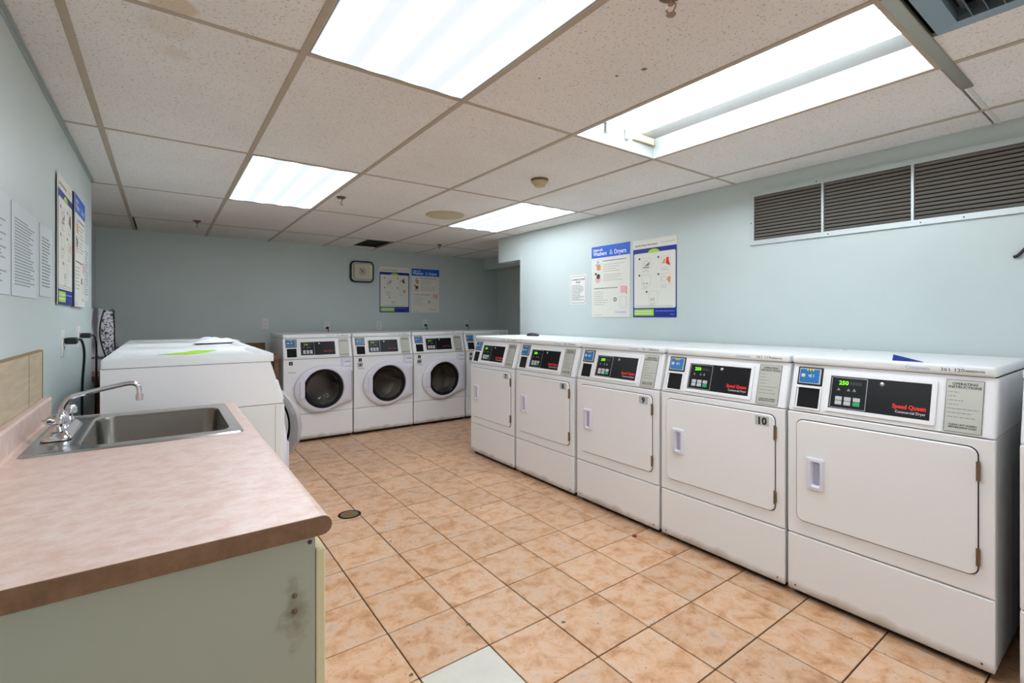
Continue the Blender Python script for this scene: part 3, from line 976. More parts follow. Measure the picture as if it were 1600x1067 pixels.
DCX, DCZ, GR = .382, .535, .20
def make_washer():
    t = empty('washing_machine', (0, 0, 0))
    common_shell(t, True)
    lid(t, True)
    # front panel with round opening
    b = bmesh.new()
    rect = [(.002 - DCX, .291 - DCZ), (MW - .002 - DCX, .291 - DCZ), (MW - .002 - DCX, .847 - DCZ), (.002 - DCX, .847 - DCZ)]
    ths = sorted([2 * PI * k / 72 for k in range(72)] + [math.atan2(p[1], p[0]) % (2 * PI) for p in rect])
    out = [(ray_r(rect, a) * math.cos(a), ray_r(rect, a) * math.sin(a)) for a in ths]
    inn = [(.205 * math.cos(a), .205 * math.sin(a)) for a in ths]
    loft(b, [[(DCX + x, .018, DCZ + z) for x, z in out], [(DCX + x, 0, DCZ + z) for x, z in out],
             [(DCX + x, 0, DCZ + z) for x, z in inn], [(DCX + x, .018, DCZ + z) for x, z in inn]], False, False)
    finish(b, 'front_panel', M_ENAM, t, 40)
    # drum
    b = bmesh.new()
    lathe(b, (DCX, .03, DCZ), [(.205, -.02), (.235, 0), (.235, .34)], 'y', 40, False)
    cyl(b, (DCX, .37, DCZ), .235, .004, 'y', 40)
    dr = finish(b, 'drum', M_STEELD, t, 40)
    for k in range(3):
        a = k * 2 * PI / 3 + .5
        b = prism(bmesh.new(), [(-.03, 0), (.03, 0), (.012, .05), (-.012, .05)], 'y', .06, .34)
        R = Matrix.Translation((DCX, 0, DCZ)) @ Matrix.Rotation(a, 4, 'Y') @ Matrix.Translation((0, 0, -.234))
        bmesh.ops.transform(b, matrix=R, verts=b.verts)
        finish(b, 'baffle', M_STEELD, dr)
    # dispenser
    b = bmesh.new(); slab(b, .568, MW - .006, .752, .843, -.010, .001, .006, .003)
    dp = finish(b, 'dispenser', M_LAV, t, 40)
    b = bmesh.new(); slab(b, .590, MW - .022, .762, .792, -.013, -.009, .004, .001)
    finish(b, 'dispenser_pull', M_WHITEP, dp)
    b = bmesh.new()
    text('DETERGENT', .0105, None, None, .636, .800, -.0106, None, 'CENTER', .0004, merge=b)
    finish(b, 'dispenser_text', M_INK, dp)
    # sticker and badge
    b = bmesh.new(); slab(b, .052, .088, .792, .828, -.0015, .001, .002, .0005)
    s = finish(b, 'sticker', M_INKB, t)
    text('i', .026, M_WHITEP, s, .070, .80, -.0022, None, 'CENTER', .0006, 'sticker_mark')
    b = bmesh.new()
    text('Horizon', .020, None, None, .048, .712, -.0012, None, 'LEFT', .0003, merge=b)
    finish(b, 'badge', M_INKL, t)
    # door: a node at the hinge so that it can swing
    hx_ = MW - .02
    door = bmesh.new()
    el = [(-.285 * math.cos(a) if False else .285 * math.cos(a), .243 * math.sin(a)) for a in [PI / 2 + PI * k / 40 for k in range(41)]]
    poly = hull([(round(x, 5), round(z, 5)) for x, z in el] + [(.10, .238), (.20, .222), (.285, .195), (.290, -.142)])
    ths = [2 * PI * k / 96 for k in range(96)]
    def ring(scale_in, y):
        l = []
        for a in ths:
            r_ = ray_r(poly, a) - scale_in
            l.append((DCX + r_ * math.cos(a), y, DCZ + r_ * math.sin(a)))
        return l
    def circ(r_, y): return [(DCX + r_ * math.cos(a), y, DCZ + r_ * math.sin(a)) for a in ths]
    loft(door, [ring(.004, -.004), ring(0, -.012), ring(0, -.030), ring(.010, -.038), circ(.212, -.046), circ(.205, -.044), circ(.200, -.030), circ(.200, -.004)], False, False)
    loft(door, [ring(.004, -.004), circ(.200, -.004)], False, False)
    for v in door.verts: v.co -= Vector((hx_, 0, 0))
    d = finish(door, 'door', M_LAV, t, 40)
    d.location = (hx_, 0, 0)
    ox = DCX - hx_
    g = bmesh.new(); lathe(g, (ox, 0, DCZ), [(.200, -.006), (.200, -.026), (.192, -.034), (.170, -.030), (.166, -.014)], 'y', 48, False)
    finish(g, 'gasket', M_BLACKR, d, 50)
    g = bmesh.new(); lathe(g, (ox, 0, DCZ), [(.168, -.024), (.150, -.010), (.13, .035), (.11, .055), (.04, .062), (.003, .063)], 'y', 48, False)
    finish(g, 'door_glass', M_GLASS, d, 60)
    g = bmesh.new(); slab(g, ox - .238, ox - .188, DCZ - .088, DCZ + .088, -.050, -.036, .008, .004)
    finish(g, 'door_handle', M_LAV, d, 40)
    g = BX(-.004, .012, -.036, -.001, DCZ - .15, DCZ + .17, bev=.003)
    finish(g, 'door_hinge', M_SILV, t, 40).location = (hx_, 0, 0)
    return t

# dryers along the right wall; Y is each machine's left (far) end
XD = 2.345
dr_y = [3.885, 3.172, 2.455, 1.750, 1.051, .305]
dnum = ['7', '8', '9', '10', None, None]
lidn = ['361 116', '361 117', '361 118', '361 119', '361 120', '361 121']
dlab = ['white commercial dryer number 7, farthest of the row along the right wall',
        'white commercial dryer with plate number 8, second from the far end of its row',
        'white commercial dryer with plate number 9, in the middle of its row',
        'white commercial dryer with plate number 10 on its door',
        'white commercial dryer without number plate, nearest whole one, blue flyer lying on top',
        'white machine cut off at the right picture edge, beyond the dark gap']
proto = make_dryer(); lid(proto) if False else None
console_parts(proto, False, '250')
dryers = []
for k, y in enumerate(dr_y):
    o = proto if k == 0 else copy_tree(proto)
    o.location = (XD, y, 0); o.rotation_euler = (0, 0, -PI / 2)
    tag(o, dlab[k], 'dryer', 'commercial dryers along the right wall')
    dryers.append(o)
for k, o in enumerate(dryers):
    lid_print(o, lidn[k])
    if dnum[k]:
        d = [c for c in kids(o) if c.name.split('.')[0] == 'door'][0]
        number_plate(d, dnum[k])

# washers: back wall (4) and left wall (3)
protow = make_washer()
console_parts(protow, True, '2.50')
wx = [.968, 1.668, 2.366, 3.072]
YWF = 5.2
washers = []
wlab = ['white front-load washer at the left end of the back row, no number plate',
        'white front-load washer with number 4, second from left in the back row',
        'white front-load washer with number 5, third from left in the back row',
        'white front-load washer at the back, mostly hidden behind dryer number 7']
for k, x in enumerate(wx):
    o = protow if k == 0 else copy_tree(protow)
    o.location = (x, YWF, 0)
    tag(o, wlab[k], 'washer', 'front-load washers against the back wall')
    washers.append(o)
XWL = .49
lwl = ['white washer seen from its plain side, nearest of the row behind the sink counter',
       'white front-load washer in the left row with its round door hanging open',
       'white front-load washer at the far end of the left row, white cloth on top']
lw = []
for k, y in enumerate((2.60, 3.295, 3.99)):
    o = copy_tree(protow)
    o.location = (XWL, y, 0); o.rotation_euler = (0, 0, PI / 2)
    tag(o, lwl[k], 'washer', 'front-load washers along the left wall')
    lw.append(o)
def plate2(t, s):
    b = bmesh.new(); slab(b, .042, .098, .735, .780, -.0018, .001, .002, .0005)
    p = finish(b, 'number_plate', M_SILV, t)
    text(s, .040, M_INKB, p, .07, .743, -.0024, None, 'CENTER', .001, 'number')
plate2(washers[1], '4'); plate2(washers[2], '5'); plate2(washers[3], '6')
for k, o in enumerate(washers):
    lid_print(o, ['361 108', '361 109', '361 110', '361 111'][k])
# open the door of the second left washer and give it its clear bowl
for c in kids(lw[1]):
    if c.name.split('.')[0] == 'door':
        c.rotation_euler = (0, 0, math.radians(25))
        for g in kids(c):
            if g.name.split('.')[0] == 'door_glass':
                me = g.data.copy(); me.materials.clear(); me.materials.append(M_CLEAR); g.data = me
        me = c.data.copy(); me.materials.clear(); me.materials.append(M_CLEAR); c.data = me

# ------------------------------------------------------------------ posters and notices
def fillbar(b, x, z, w, h, y):
    box(b, x, x + w, y - .0002, y, z, z + h)
def lines(b, x, z, w, n, pitch, h=.003, y=-.0012, ragged=True):
    for k in range(n):
        xx = x; end = x + w * (random.uniform(.6, 1) if ragged else 1)
        while xx < end:
            l = random.uniform(.008, .026)
            fillbar(b, xx, z - k * pitch, min(l, end - xx), h, y); xx += l + .004

def poster_usage(loc, rz, w, h, label, tilt=0):
    """white sheet, blue heading band 'Usage of Washers & Dryers'"""
    t = empty('poster', loc, rz); tag(t, label, 'poster')
    t.rotation_euler = (0, tilt, rz)
    sx_, sz_ = w / .43, h / .615
    S = lambda x, z: (x * sx_, z * sz_)
    finish(BX(0, w, -.003, 0, 0, h), 'sheet', M_POSTER, t)
    y = -.0032
    finish(BX(0, w, y - .0003, y, .513 * sz_, h - .002), 'heading_band', M_PBLUE, t)
    b = bmesh.new()
    text('Usage of..', .030 * sz_, None, None, .02 * sx_, .572 * sz_, y - .001, bold=.001, merge=b)
    text('Washers', .050 * sz_, None, None, .02 * sx_, .532 * sz_, y - .001, bold=.0010, sx=.88 * sx_, merge=b)
    text('Dryers', .052 * sz_, None, None, .262 * sx_, .532 * sz_, y - .001, bold=.0010, sx=.88 * sx_, merge=b)
    finish(b, 'heading', M_WHITEP, t)
    text('&', .062 * sz_, M_SKY, t, .207 * sx_, .530 * sz_, y - .001, bold=.001, name='ampersand', sx=sx_)
    y = -.0033
    b = bmesh.new()
    lines(b, .13 * sx_, .478 * sz_, .26 * sx_, 1, .02, .006, y, False)
    lines(b, .03 * sx_, .245 * sz_, .27 * sx_, 1, .02, .006, y, False)
    finish(b, 'subheading', M_INK, t)
    b = bmesh.new()
    lines(b, .14 * sx_, .448 * sz_, .24 * sx_, 4, .019, .003, y)
    lines(b, .14 * sx_, .36 * sz_, .24 * sx_, 4, .016, .003, y)
    lines(b, .03 * sx_, .215 * sz_, .17 * sx_, 7, .018, .003, y)
    lines(b, .03 * sx_, .022 * sz_, .12 * sx_, 2, .01, .002, y)
    finish(b, 'body_text', M_INKL, t, kind='stuff')
    b = bmesh.new()
    cyl(b, (.075 * sx_, y - .0003, .475 * sz_), .02, .0003, 'y', 3)
    fillbar(b, .05 * sx_, .44 * sz_, .05, .02, y)
    finish(b, 'detergent_picture', M_SKY, t)
    b = bmesh.new(); fillbar(b, .062 * sx_, .405 * sz_, .045, .045, y - .0002)
    finish(b, 'box_picture', M_ORANGE, t)
    b = bmesh.new(); cyl(b, (.08 * sx_, y - .0003, .352 * sz_), .022, .0003, 'y', 14); fillbar(b, .04 * sx_, .365 * sz_, .02, .02, y)
    finish(b, 'laundry_picture', M_INK, t)
    b = bmesh.new(); cyl(b, (.075 * sx_, y - .0002, .325 * sz_), .03, .0002, 'y', 14)
    finish(b, 'basket_picture', M_PINK, t)
    b = bmesh.new(); fillbar(b, .33 * sx_, .20 * sz_, .05, .06, y)
    finish(b, 'dial_picture', M_PINK, t)
    b = bmesh.new(); fillbar(b, .385 * sx_, .19 * sz_, .012, .065, y - .0002)
    finish(b, 'finger_picture', M_ORANGE, t)
    b = bmesh.new(); lathe(b, (.27 * sx_, y, .148 * sz_), [(.017, 0), (.017, -.0006), (.010, -.0006), (.010, 0)], 'y', 16, False)
    finish(b, 'knob_picture', M_INK, t)
    b = bmesh.new(); frame(b, .32 * sx_, .39 * sx_, .08 * sz_, .17 * sz_, .002, y - .0003, y, .003)
    finish(b, 'machine_picture', M_LGREY, t)
    text('Coinamatic', .026 * sz_, M_LOGO, t, .27 * sx_, .035 * sz_, y, name='logo_lettering', sx=sx_)
    return t

def poster_steps(loc, rz, w, h, label, tilt=0, bright=True):
    """white sheet with navy border, five numbered pictures, lime box at the foot"""
    t = empty('poster', loc, rz); tag(t, label, 'poster')
    t.rotation_euler = (0, tilt, rz)
    sx_, sz_ = w / .405, h / .605
    finish(BX(0, w, -.003, 0, 0, h), 'sheet', M_POSTER, t)
    y = -.0033
    finish(BX(0, w, y, y + .0003, 0, .535 * sz_), 'navy_border', M_NAVY, t)
    b = bmesh.new(); slab(b, .010 * sx_, w - .010 * sx_, .072 * sz_, .50 * sz_, y - .0004, y, .012, .0002)
    finish(b, 'inner_panel', M_POSTER, t)
    y -= .0005
    b = bmesh.new()
    pts = [(.2 * sx_ + .055 * sx_ * math.cos(a), .496 * sz_ + .030 * sz_ * math.sin(a)) for a in [PI * k / 14 for k in range(15)]]
    prism(b, pts, 'y', y - .0003, y); finish(b, 'lime_arc', M_LIME, t)
    b = bmesh.new(); slab(b, .012 * sx_, .20 * sx_, .012 * sz_, .062 * sz_, y - .0004, y, .005, .0002)
    lb = finish(b, 'lime_box', M_LIME, t)
    b = bmesh.new(); lines(b, .02 * sx_, .043 * sz_, .16 * sx_, 2, .018, .007, y - .0006, False)
    finish(b, 'lime_box_text', M_WHITEP, lb)
    b = bmesh.new(); lines(b, .215 * sx_, .045 * sz_, .17 * sx_, 1, .02, .006, y, False); lines(b, .35 * sx_, .02 * sz_, .035 * sx_, 1, .02, .005, y, False)
    finish(b, 'foot_text', M_LOGO, t)
    b = bmesh.new()
    text('Laundry Room Instructions', .0195 * sz_, None, None, .018 * sx_, .556 * sz_, y + .0003, bold=.0004, sx=sx_, merge=b)
    finish(b, 'heading', M_INK, t)
    text('Coinamatic', .026 * sz_, M_LGREY, t, .272 * sx_, .560 * sz_, y + .0003, name='logo_lettering', sx=sx_)
    cells = [(.085, .375, 0), (.265, .375, 1), (.085, .245, 2), (.265, .245, 3), (.155, .115, 4)]
    dots = bmesh.new(); frs = bmesh.new(); caps = bmesh.new(); gz = bmesh.new(); cz = bmesh.new(); rz_ = bmesh.new(); oz = bmesh.new()
    for (x, z, k) in cells:
        x *= sx_; z *= sz_
        cyl(dots, (x - .022, y - .0004, z + .082 * sz_), .0085, .0004, 'y', 10)
        frame(frs, x, x + .085 * sx_, z, z + .085 * sz_, .0016, y - .0003, y, .006)
        lines(caps, x + .005, z - .012, .07 * sx_, 2, .009, .0022, y)
        if k == 0:
            lathe(gz, (x + .045, y, z + .04), [(.026, 0), (.026, -.0004), (.022, -.0004), (.022, 0)], 'y', 16, False)
            prism(cz, [(x + .03, z + .022), (x + .07, z + .026), (x + .078, z + .05), (x + .05, z + .04)], 'y', y - .0006, y - .0002)
            fillbar(cz, x + .012, z + .008, .06, .008, y)
        elif k == 1:
            prism(rz_, [(x + .045, z + .03), (x + .052, z + .075), (x + .07, z + .075), (x + .072, z + .045), (x + .085, z + .012), (x + .065, z + .018)], 'y', y - .0008, y - .0004)
            prism(oz, [(x + .012, z + .03), (x + .03, z + .065), (x + .045, z + .06), (x + .035, z + .03)], 'y', y - .0006, y - .0003)
        elif k == 2:
            fillbar(gz, x + .01, z + .012, .02, .012, y); fillbar(gz, x + .04, z + .012, .02, .012, y)
        elif k == 3:
            lathe(gz, (x + .03, y, z + .045), [(.022, 0), (.022, -.0004), (.019, -.0004), (.019, 0)], 'y', 16, False)
            prism(oz, [(x + .055, z + .04), (x + .068, z + .062), (x + .088, z + .058), (x + .085, z + .02), (x + .072, z + .012)], 'y', y - .0006, y - .0003)
        else:
            fillbar(gz, x + .014, z + .01, .014, .024, y); fillbar(gz, x + .036, z + .01, .014, .024, y)
    finish(dots, 'number_dots', M_INK, t); finish(frs, 'picture_frames', M_LGREY, t); finish(caps, 'captions', M_INKL, t, kind='stuff')
    finish(gz, 'line_pictures', M_LGREY, t); finish(cz, 'hand_picture', M_INKL, t)
    finish(rz_, 'shirt_picture', M_RED if bright else M_INK, t); finish(oz, 'hand_pictures', M_ORANGE, t, kind='stuff')
    b = bmesh.new(); lines(b, .03 * sx_, .088 * sz_, .34 * sx_, 2, .009, .0022, y, False)
    finish(b, 'note_text', M_INKL, t)
    return t

poster_usage((XR - .001, 3.008, 1.278), -PI / 2, .43, .614, 'white poster headed Usage of Washers & Dryers on blue, on the right wall above the dryers')
poster_steps((XR - .001, 2.546, 1.277), -PI / 2, .404, .608, 'navy-bordered poster of five numbered steps with a red shirt picture, on the right wall')
poster_steps((2.311, YB - .001, 1.341), 0, .416, .606, 'dim navy-bordered five-step poster on the back wall, beside the clock', bright=False)
poster_usage((2.764, YB - .001, 1.342), 0, .422, .606, 'dim poster with blue heading band on the back wall, right of the navy-bordered one')
poster_steps((XL + .006, 2.786, 1.334), PI / 2, .398, .568, 'navy-bordered step poster on the left wall, seen at a steep angle', bright=False)
poster_usage((XL + .012, 3.225, 1.332), PI / 2, .372, .572, 'blue-headed poster on the left wall, farther one of the pair there')
# dark gap: the second left-wall poster stands off the wall on a thin black backing
t = empty('poster_backing', (XL + .001, 3.205, 1.332), PI / 2)
tag(t, 'thin black backing board behind the farther left-wall poster', 'board')
finish(BX(0, .392, -.010, 0, .0, .572), 'board', M_INKB, t)

def notice(loc, rz, w, h, label, rows, border=False, head=None, ink=None, sheet=None, cols=1):
    t = empty('notice_sheet', loc, rz); tag(t, label, 'notice')
    finish(BX(0, w, -.002, 0, 0, h), 'sheet', sheet or M_PAPER, t)
    y = -.0022
    if border:
        b = bmesh.new(); frame(b, .012, w - .012, .012, h - .012, .003, y - .0004, y, .02, None, 4)
        finish(b, 'border', M_INK, t)
    b = bmesh.new(); z = h - .05
    if head:
        for s in head:
            text(s, .021, None, None, w / 2, z, y - .0003, None, 'CENTER', .0007, merge=b); z -= .024
    lines(b, .03, z, w - .06, rows, (z - .025) / max(rows, 1), .0045, y)
    finish(b, 'print', ink or M_INK, t, kind='stuff')
    return t
notice((XR - .001, 3.288, 1.394), -PI / 2, .217, .268, 'small framed laundry room rules sheet on the right wall, left of the two posters', 11, True, ['LAUNDRY ROOM', 'RULES'])
t = notice((XL + .001, 1.66, 1.345), PI / 2, .372, .288, 'laminated sheet of dense print on the left wall, cut by the picture edge', 22, ink=M_FAINT, sheet=M_LAMIN)
t = notice((XL + .001, 2.055, 1.345), PI / 2, .345, .288, 'laminated sheet of dense print on the left wall, second from the picture edge', 22, ink=M_FAINT, sheet=M_LAMIN)
t = notice((XL + .001, 2.462, 1.358), PI / 2, .235, .270, 'narrow laminated notice on the left wall, just before the navy-bordered poster', 16, ink=M_INKL, sheet=M_LAMIN)
t = notice((XL + .001, 3.64, 1.37), PI / 2, .27, .34, 'pale bluish sheet of print on the left wall, last before the wall ends', 18, ink=M_FAINT, sheet=M_LAMIN)

# ------------------------------------------------------------------ wall clock
t = empty('wall_clock', (1.918, YB, 1.722)); tag(t, 'square wall clock with rounded dark and chrome rim and cream face', 'clock')
w, h = .307, .275
b = bmesh.new()
loft(b, [[(x, 0, z) for x, z in rr(0, w, 0, h, .06, 6)], [(x, -.03, z) for x, z in rr(0, w, 0, h, .06, 6)],
         [(x, -.038, z) for x, z in rr(.012, w - .012, .012, h - .012, .05, 6)], [(x, -.034, z) for x, z in rr(.022, w - .022, .022, h - .022, .045, 6)]], True, True)
finish(b, 'case', M_CLKD, t, 40)
b = bmesh.new()
loft(b, [[(x, -.034, z) for x, z in rr(.014, w - .014, .014, h - .014, .048, 6)], [(x, -.046, z) for x, z in rr(.032, w - .032, .032, h - .032, .035, 6)],
         [(x, -.038, z) for x, z in rr(.058, w - .058, .050, h - .050, .02, 6)]], False, False)
finish(b, 'rim', M_CLKR, t, 40)
b = bmesh.new(); slab(b, .055, w - .055, .047, h - .047, -.039, -.034, .018, .001)
face = finish(b, 'face', M_CLKF, t)
b = bmesh.new(); cx_, cz_ = w / 2, h / 2
slab(b, cx_ - .045, cx_ + .045, cz_ - .045, cz_ + .045, -.0395, -.0385, .03, .0003)
finish(b, 'face_centre', M_LGREY, face)
for k in range(12):
    a = PI / 2 - k * PI / 6
    n_ = 12 if k == 0 else k
    rx = .070
    text(str(n_), .02, M_INKL, face, cx_ + rx * math.cos(a) * 1.05, cz_ + rx * math.sin(a) * .98 - .007, -.0396, None, 'CENTER', name='numeral')
def hand(ang, l, wd, y):
    a = math.radians(ang); d_ = (math.sin(a), math.cos(a)); p = (d_[1], -d_[0])
    pts = [(cx_ - d_[0] * .012 + p[0] * wd, cz_ - d_[1] * .012 + p[1] * wd), (cx_ + d_[0] * l, cz_ + d_[1] * l), (cx_ - d_[0] * .012 - p[0] * wd, cz_ - d_[1] * .012 - p[1] * wd)]
    return prism(bmesh.new(), pts, 'y', y, y + .001)
finish(hand(-41, .075, .0055, -.042), 'minute_hand', M_INKB, t)
finish(hand(-37, .05, .006, -.0405), 'hour_hand', M_INKB, t)

# ------------------------------------------------------------------ outlets and cords
def outlet(loc, rz, label, plug=False):
    t = empty('power_outlet', loc, rz); tag(t, label, 'outlet')
    b = bmesh.new(); slab(b, -.038, .038, -.06, .06, -.006, 0, .006, .003)
    finish(b, 'cover_plate', M_OUT, t, 40)
    for z in ((-.02, .02) if True else ()):
        b = bmesh.new(); slab(b, -.017, .017, z - .014, z + .014, -.0075, -.005, .008, .001)
        r_ = finish(b, 'receptacle', M_OUT, t)
        b = BX(-.008, -.005, -.0082, -.007, z - .004, z + .006); box(b, .005, .008, -.0082, -.007, z - .004, z + .006)
        finish(b, 'slots', M_INKB, r_)
    if plug:
        p = bmesh.new(); box(p, -.014, .014, -.045, -.008, -.036, -.006, bev=.005)
        p2 = finish(p, 'power_plug', M_CORD, None, 40)
        p2.location = loc; p2.rotation_euler = (0, 0, rz)
        tag(p2, plug, 'plug')
        b = bmesh.new(); tube(b, spline([(0, -.044, -.02), (0, -.062, -.03), (.004, -.064, -.07), (0, -.055, -.16), (0, -.05, -.30)]), .0045, 8)
        finish(b, 'cord', M_CORD, p2, 60)
    return t
outlet((.95, YB, 1.20), 0, 'white outlet plate on the back wall, left of the back washers')
outlet((1.64, YB, 1.165), 0, 'outlet plate behind the leftmost back washer', 'black plug in the outlet behind the leftmost back washer')
outlet((2.303, YB, 1.165), 0, 'empty outlet plate behind the washer numbered 4')
outlet((2.965, YB, 1.185), 0, 'outlet plate behind the washer numbered 5', 'black plug in the outlet behind the washer numbered 5')
outlet((3.63, YB, 1.175), 0, 'outlet plate behind the washer hidden by the dryers', 'black plug in the outlet behind the hidden back washer')
outlet((XL, 2.962, 1.158), PI / 2, 'white outlet plate on the left wall, nearer of two')
outlet((XL, 3.47, 1.170), PI / 2, 'white outlet plate on the left wall, farther of two')
def cord(name, pts, label, r=.0055, host=None):
    b = bmesh.new(); tube(b, spline(pts, 6), r, 8)
    o = finish(b, name, M_CORD, None, 60)
    if label: tag(o, label, 'cord')
    if host:
        o.data.transform((Matrix.Translation(host.location) @ Matrix.Rotation(host.rotation_euler.z, 4, 'Z')).inverted())
        o.parent = host
    return o
c1 = cord('power_cord', [(-.325, 3.0, 1.172), (-.312, 3.04, 1.168), (-.308, 3.10, 1.10), (-.318, 3.13, .95), (-.322, 3.15, .75), (-.325, 3.16, .45), (-.32, 3.17, .1)], None, host=lw[0])
b = BX(-.360, -.318, 2.948, 3.0, 1.155, 1.185, bev=.005)
b.transform((Matrix.Translation(lw[0].location) @ Matrix.Rotation(PI / 2, 4, 'Z')).inverted())
finish(b, 'plug', M_CORD, c1, 40)
c2 = cord('power_cord', [(-.325, 3.50, 1.178), (-.312, 3.56, 1.172), (-.312, 3.66, 1.12), (-.315, 3.70, .98), (-.318, 3.71, .75), (-.32, 3.71, .45), (-.32, 3.72, .1)], None, host=lw[1])
b = BX(-.360, -.318, 3.455, 3.505, 1.165, 1.192, bev=.005)
b.transform((Matrix.Translation(lw[1].location) @ Matrix.Rotation(PI / 2, 4, 'Z')).inverted())
finish(b, 'plug', M_CORD, c2, 40)
cord('power_cord', [(-.30, 3.60, .62), (-.285, 3.66, .70), (-.27, 3.74, .79), (-.25, 3.84, .86)], None, .004, host=lw[1])
cord('cable_end', [(3.052, .412, 1.545), (3.048, .398, 1.552), (3.045, .375, 1.580), (3.045, .34, 1.62), (3.05, .30, 1.66)], 'black cable end hanging at the right edge, below the grille', .007)

# ------------------------------------------------------------------ sink counter
CY_0, CY_1 = .957, 2.47
XF = .262
# base cabinet (open-topped carcass)
t = empty('base_cabinet', (0, 0, 0)); tag(t, 'grey-white base cabinet under the sink counter, dirty end panel with two screws', 'cabinet')
finish(BX(XL + .003, .236, CY_0 + .008, CY_0 + .026, .002, .864, bev=.001), 'end_panel', M_MEL, t)
b = BX(XL + .003, .236, CY_1 - .03, CY_1 - .012, .002, .864)
finish(b, 'end_panel', M_MEL, t)
finish(BX(XL + .003, XL + .012, CY_0 + .026, CY_1 - .03, .002, .864), 'back_panel', M_MEL, t)
finish(BX(XL + .012, .236, CY_0 + .026, CY_1 - .03, .1, .116), 'bottom_shelf', M_MEL, t)
finish(BX(.16, .176, CY_0 + .026, CY_1 - .03, .002, .1), 'kick_board', M_MEL, t)
finish(BX(.218, .236, CY_0 + .026, CY_1 - .03, .836, .864), 'front_rail', M_MEL, t)
nd = 3; dw = (CY_1 - CY_0 - .02) / nd
for k in range(nd):
    y0 = CY_0 + .006 + k * dw
    d = finish(BX(.2375, .2545, y0 + .002, y0 + dw - .002, .105, .834, bev=.002), 'door', M_CREAM, t)
    finish(cyl(bmesh.new(), (.2545, y0 + (.05 if k % 2 else dw - .05), .74), .012, .018, 'x', 14, bev=.004), 'knob', M_SILV, d, 40)
for z in (.759, .730):
    finish(lathe(bmesh.new(), (.199, CY_0 + .008, z), [(.0045, .001), (.0045, -.002), (.0025, -.004)], 'y', 12), 'screw', M_HINGE, t, 50)
finish(cyl(bmesh.new(), (.226, CY_0 + .006, .852), .004, .003, 'y', 10), 'screw_hole', M_INK, t)

# countertop with sink cut-out, rounded nose, upstand
t = empty('countertop', (0, 0, 0)); tag(t, 'pink-beige laminate countertop with rounded front edge and low upstand', 'countertop')
SX0, SX1, SY0, SY1 = -.318, .220, 1.805, 2.425
b = bmesh.new()
O = [(XL + .001, CY_0), (.245, CY_0), (.245, CY_1), (XL + .001, CY_1)]
I = [(SX0 + .02, SY0 + .02), (SX1 - .02, SY0 + .02), (SX1 - .02, SY1 - .02), (SX0 + .02, SY1 - .02)]
loft(b, [[(x, y, .8662) for x, y in O], [(x, y, .9) for x, y in O], [(x, y, .9) for x, y in I], [(x, y, .8662) for x, y in I]], False, False)
loft(b, [[(x, y, .8662) for x, y in O], [(x, y, .8662) for x, y in I]], False, False)
nose = [(.245, .9)] + [(.246 + .0175 * math.sin(a), .8825 + .0175 * math.cos(a)) for a in [PI * k / 8 for k in range(9)]] + [(.245, .865)]
prism(b, nose, 'y', CY_0, CY_1)
finish(b, 'worktop', M_LAM, t)
endp = [(XL + .001, .8662), (XL + .001, .9), (.246, .9)] + [(.246 + .0182 * math.sin(a), .882 + .0182 * math.cos(a)) for a in [PI * k / 8 for k in range(1, 9)]]
finish(prism(bmesh.new(), endp, 'y', CY_0 - .003, CY_0 - .0002), 'end_edge', M_LAMD, t, label='brown end edge')
b = bmesh.new()
us = [(XL + .001, .9), (-.340, .9), (-.338, .972), (-.343, .979), (XL + .001, .979)]
prism(b, us, 'y', CY_0, CY_1 + .015)
finish(b, 'upstand', M_LAM, t)
finish(BX(-.341, -.333, CY_0 + .002, CY_1, .8995, .9045), 'caulk', mat('caulk', (225, 205, 190), .5), t)

t = empty('wall_board', (XL + .0005, 0, .981)); tag(t, 'pale wood-grain board on the left wall above the counter upstand', 'board')
finish(BX(0, .010, .9, 2.445, 0, .172), 'board', M_BOARD, t)
b = BX(0, .012, .9, 2.449, .172, .178); box(b, 0, .012, 2.445, 2.449, 0, .172); box(b, .010, .0105, 2.23, 2.233, 0, .172)
finish(b, 'edge_strip', M_BOARDE, t)

# sink
t = empty('sink', (0, 0, 0)); tag(t, 'stainless steel drop-in sink with rectangular bowl', 'sink')
def rl(x0, x1, y0, y1, r, z, n=6): return [(x, y, z) for x, y in rr(x0, x1, y0, y1, r, n)]
bx0, bx1, by0, by1 = -.195, .182, 1.875, 2.365
M_STEEL_LIT = mat('stainless_lit_rim', (186, 186, 184), .2, 1)  # same steel made brighter: the ceiling's reflection is put into the colour
b = loft(bmesh.new(), [rl(SX0, SX1, SY0, SY1, .018, .9005), rl(SX0 + .004, SX1 - .004, SY0 + .004, SY1 - .004, .016, .9055),
                       rl(SX0 + .012, SX1 - .012, SY0 + .012, SY1 - .012, .014, .9035), rl(bx0 - .014, bx1 + .014, by0 - .014, by1 + .014, .06, .9035),
                       rl(bx0 - .004, bx1 + .004, by0 - .004, by1 + .004, .055, .900)], False, False)
finish(b, 'rim', M_STEEL_LIT, t, 50)
b = loft(bmesh.new(), [rl(bx0 - .004, bx1 + .004, by0 - .004, by1 + .004, .055, .900), rl(bx0, bx1, by0, by1, .05, .890),
                       rl(bx0 + .006, bx1 - .006, by0 + .006, by1 - .006, .05, .765), rl(bx0 + .02, bx1 - .02, by0 + .02, by1 - .02, .05, .742),
                       rl(bx0 + .05, bx1 - .05, by0 + .05, by1 - .05, .04, .734)], False, True)
finish(b, 'basin', M_STEEL_SHADED, t, 50)
b = lathe(bmesh.new(), (-.01, 2.12, .7345), [(.045, 0), (.045, .003), (.036, .003), (.032, -.0)], n=24)
finish(b, 'strainer', M_CHROME, t, 40)

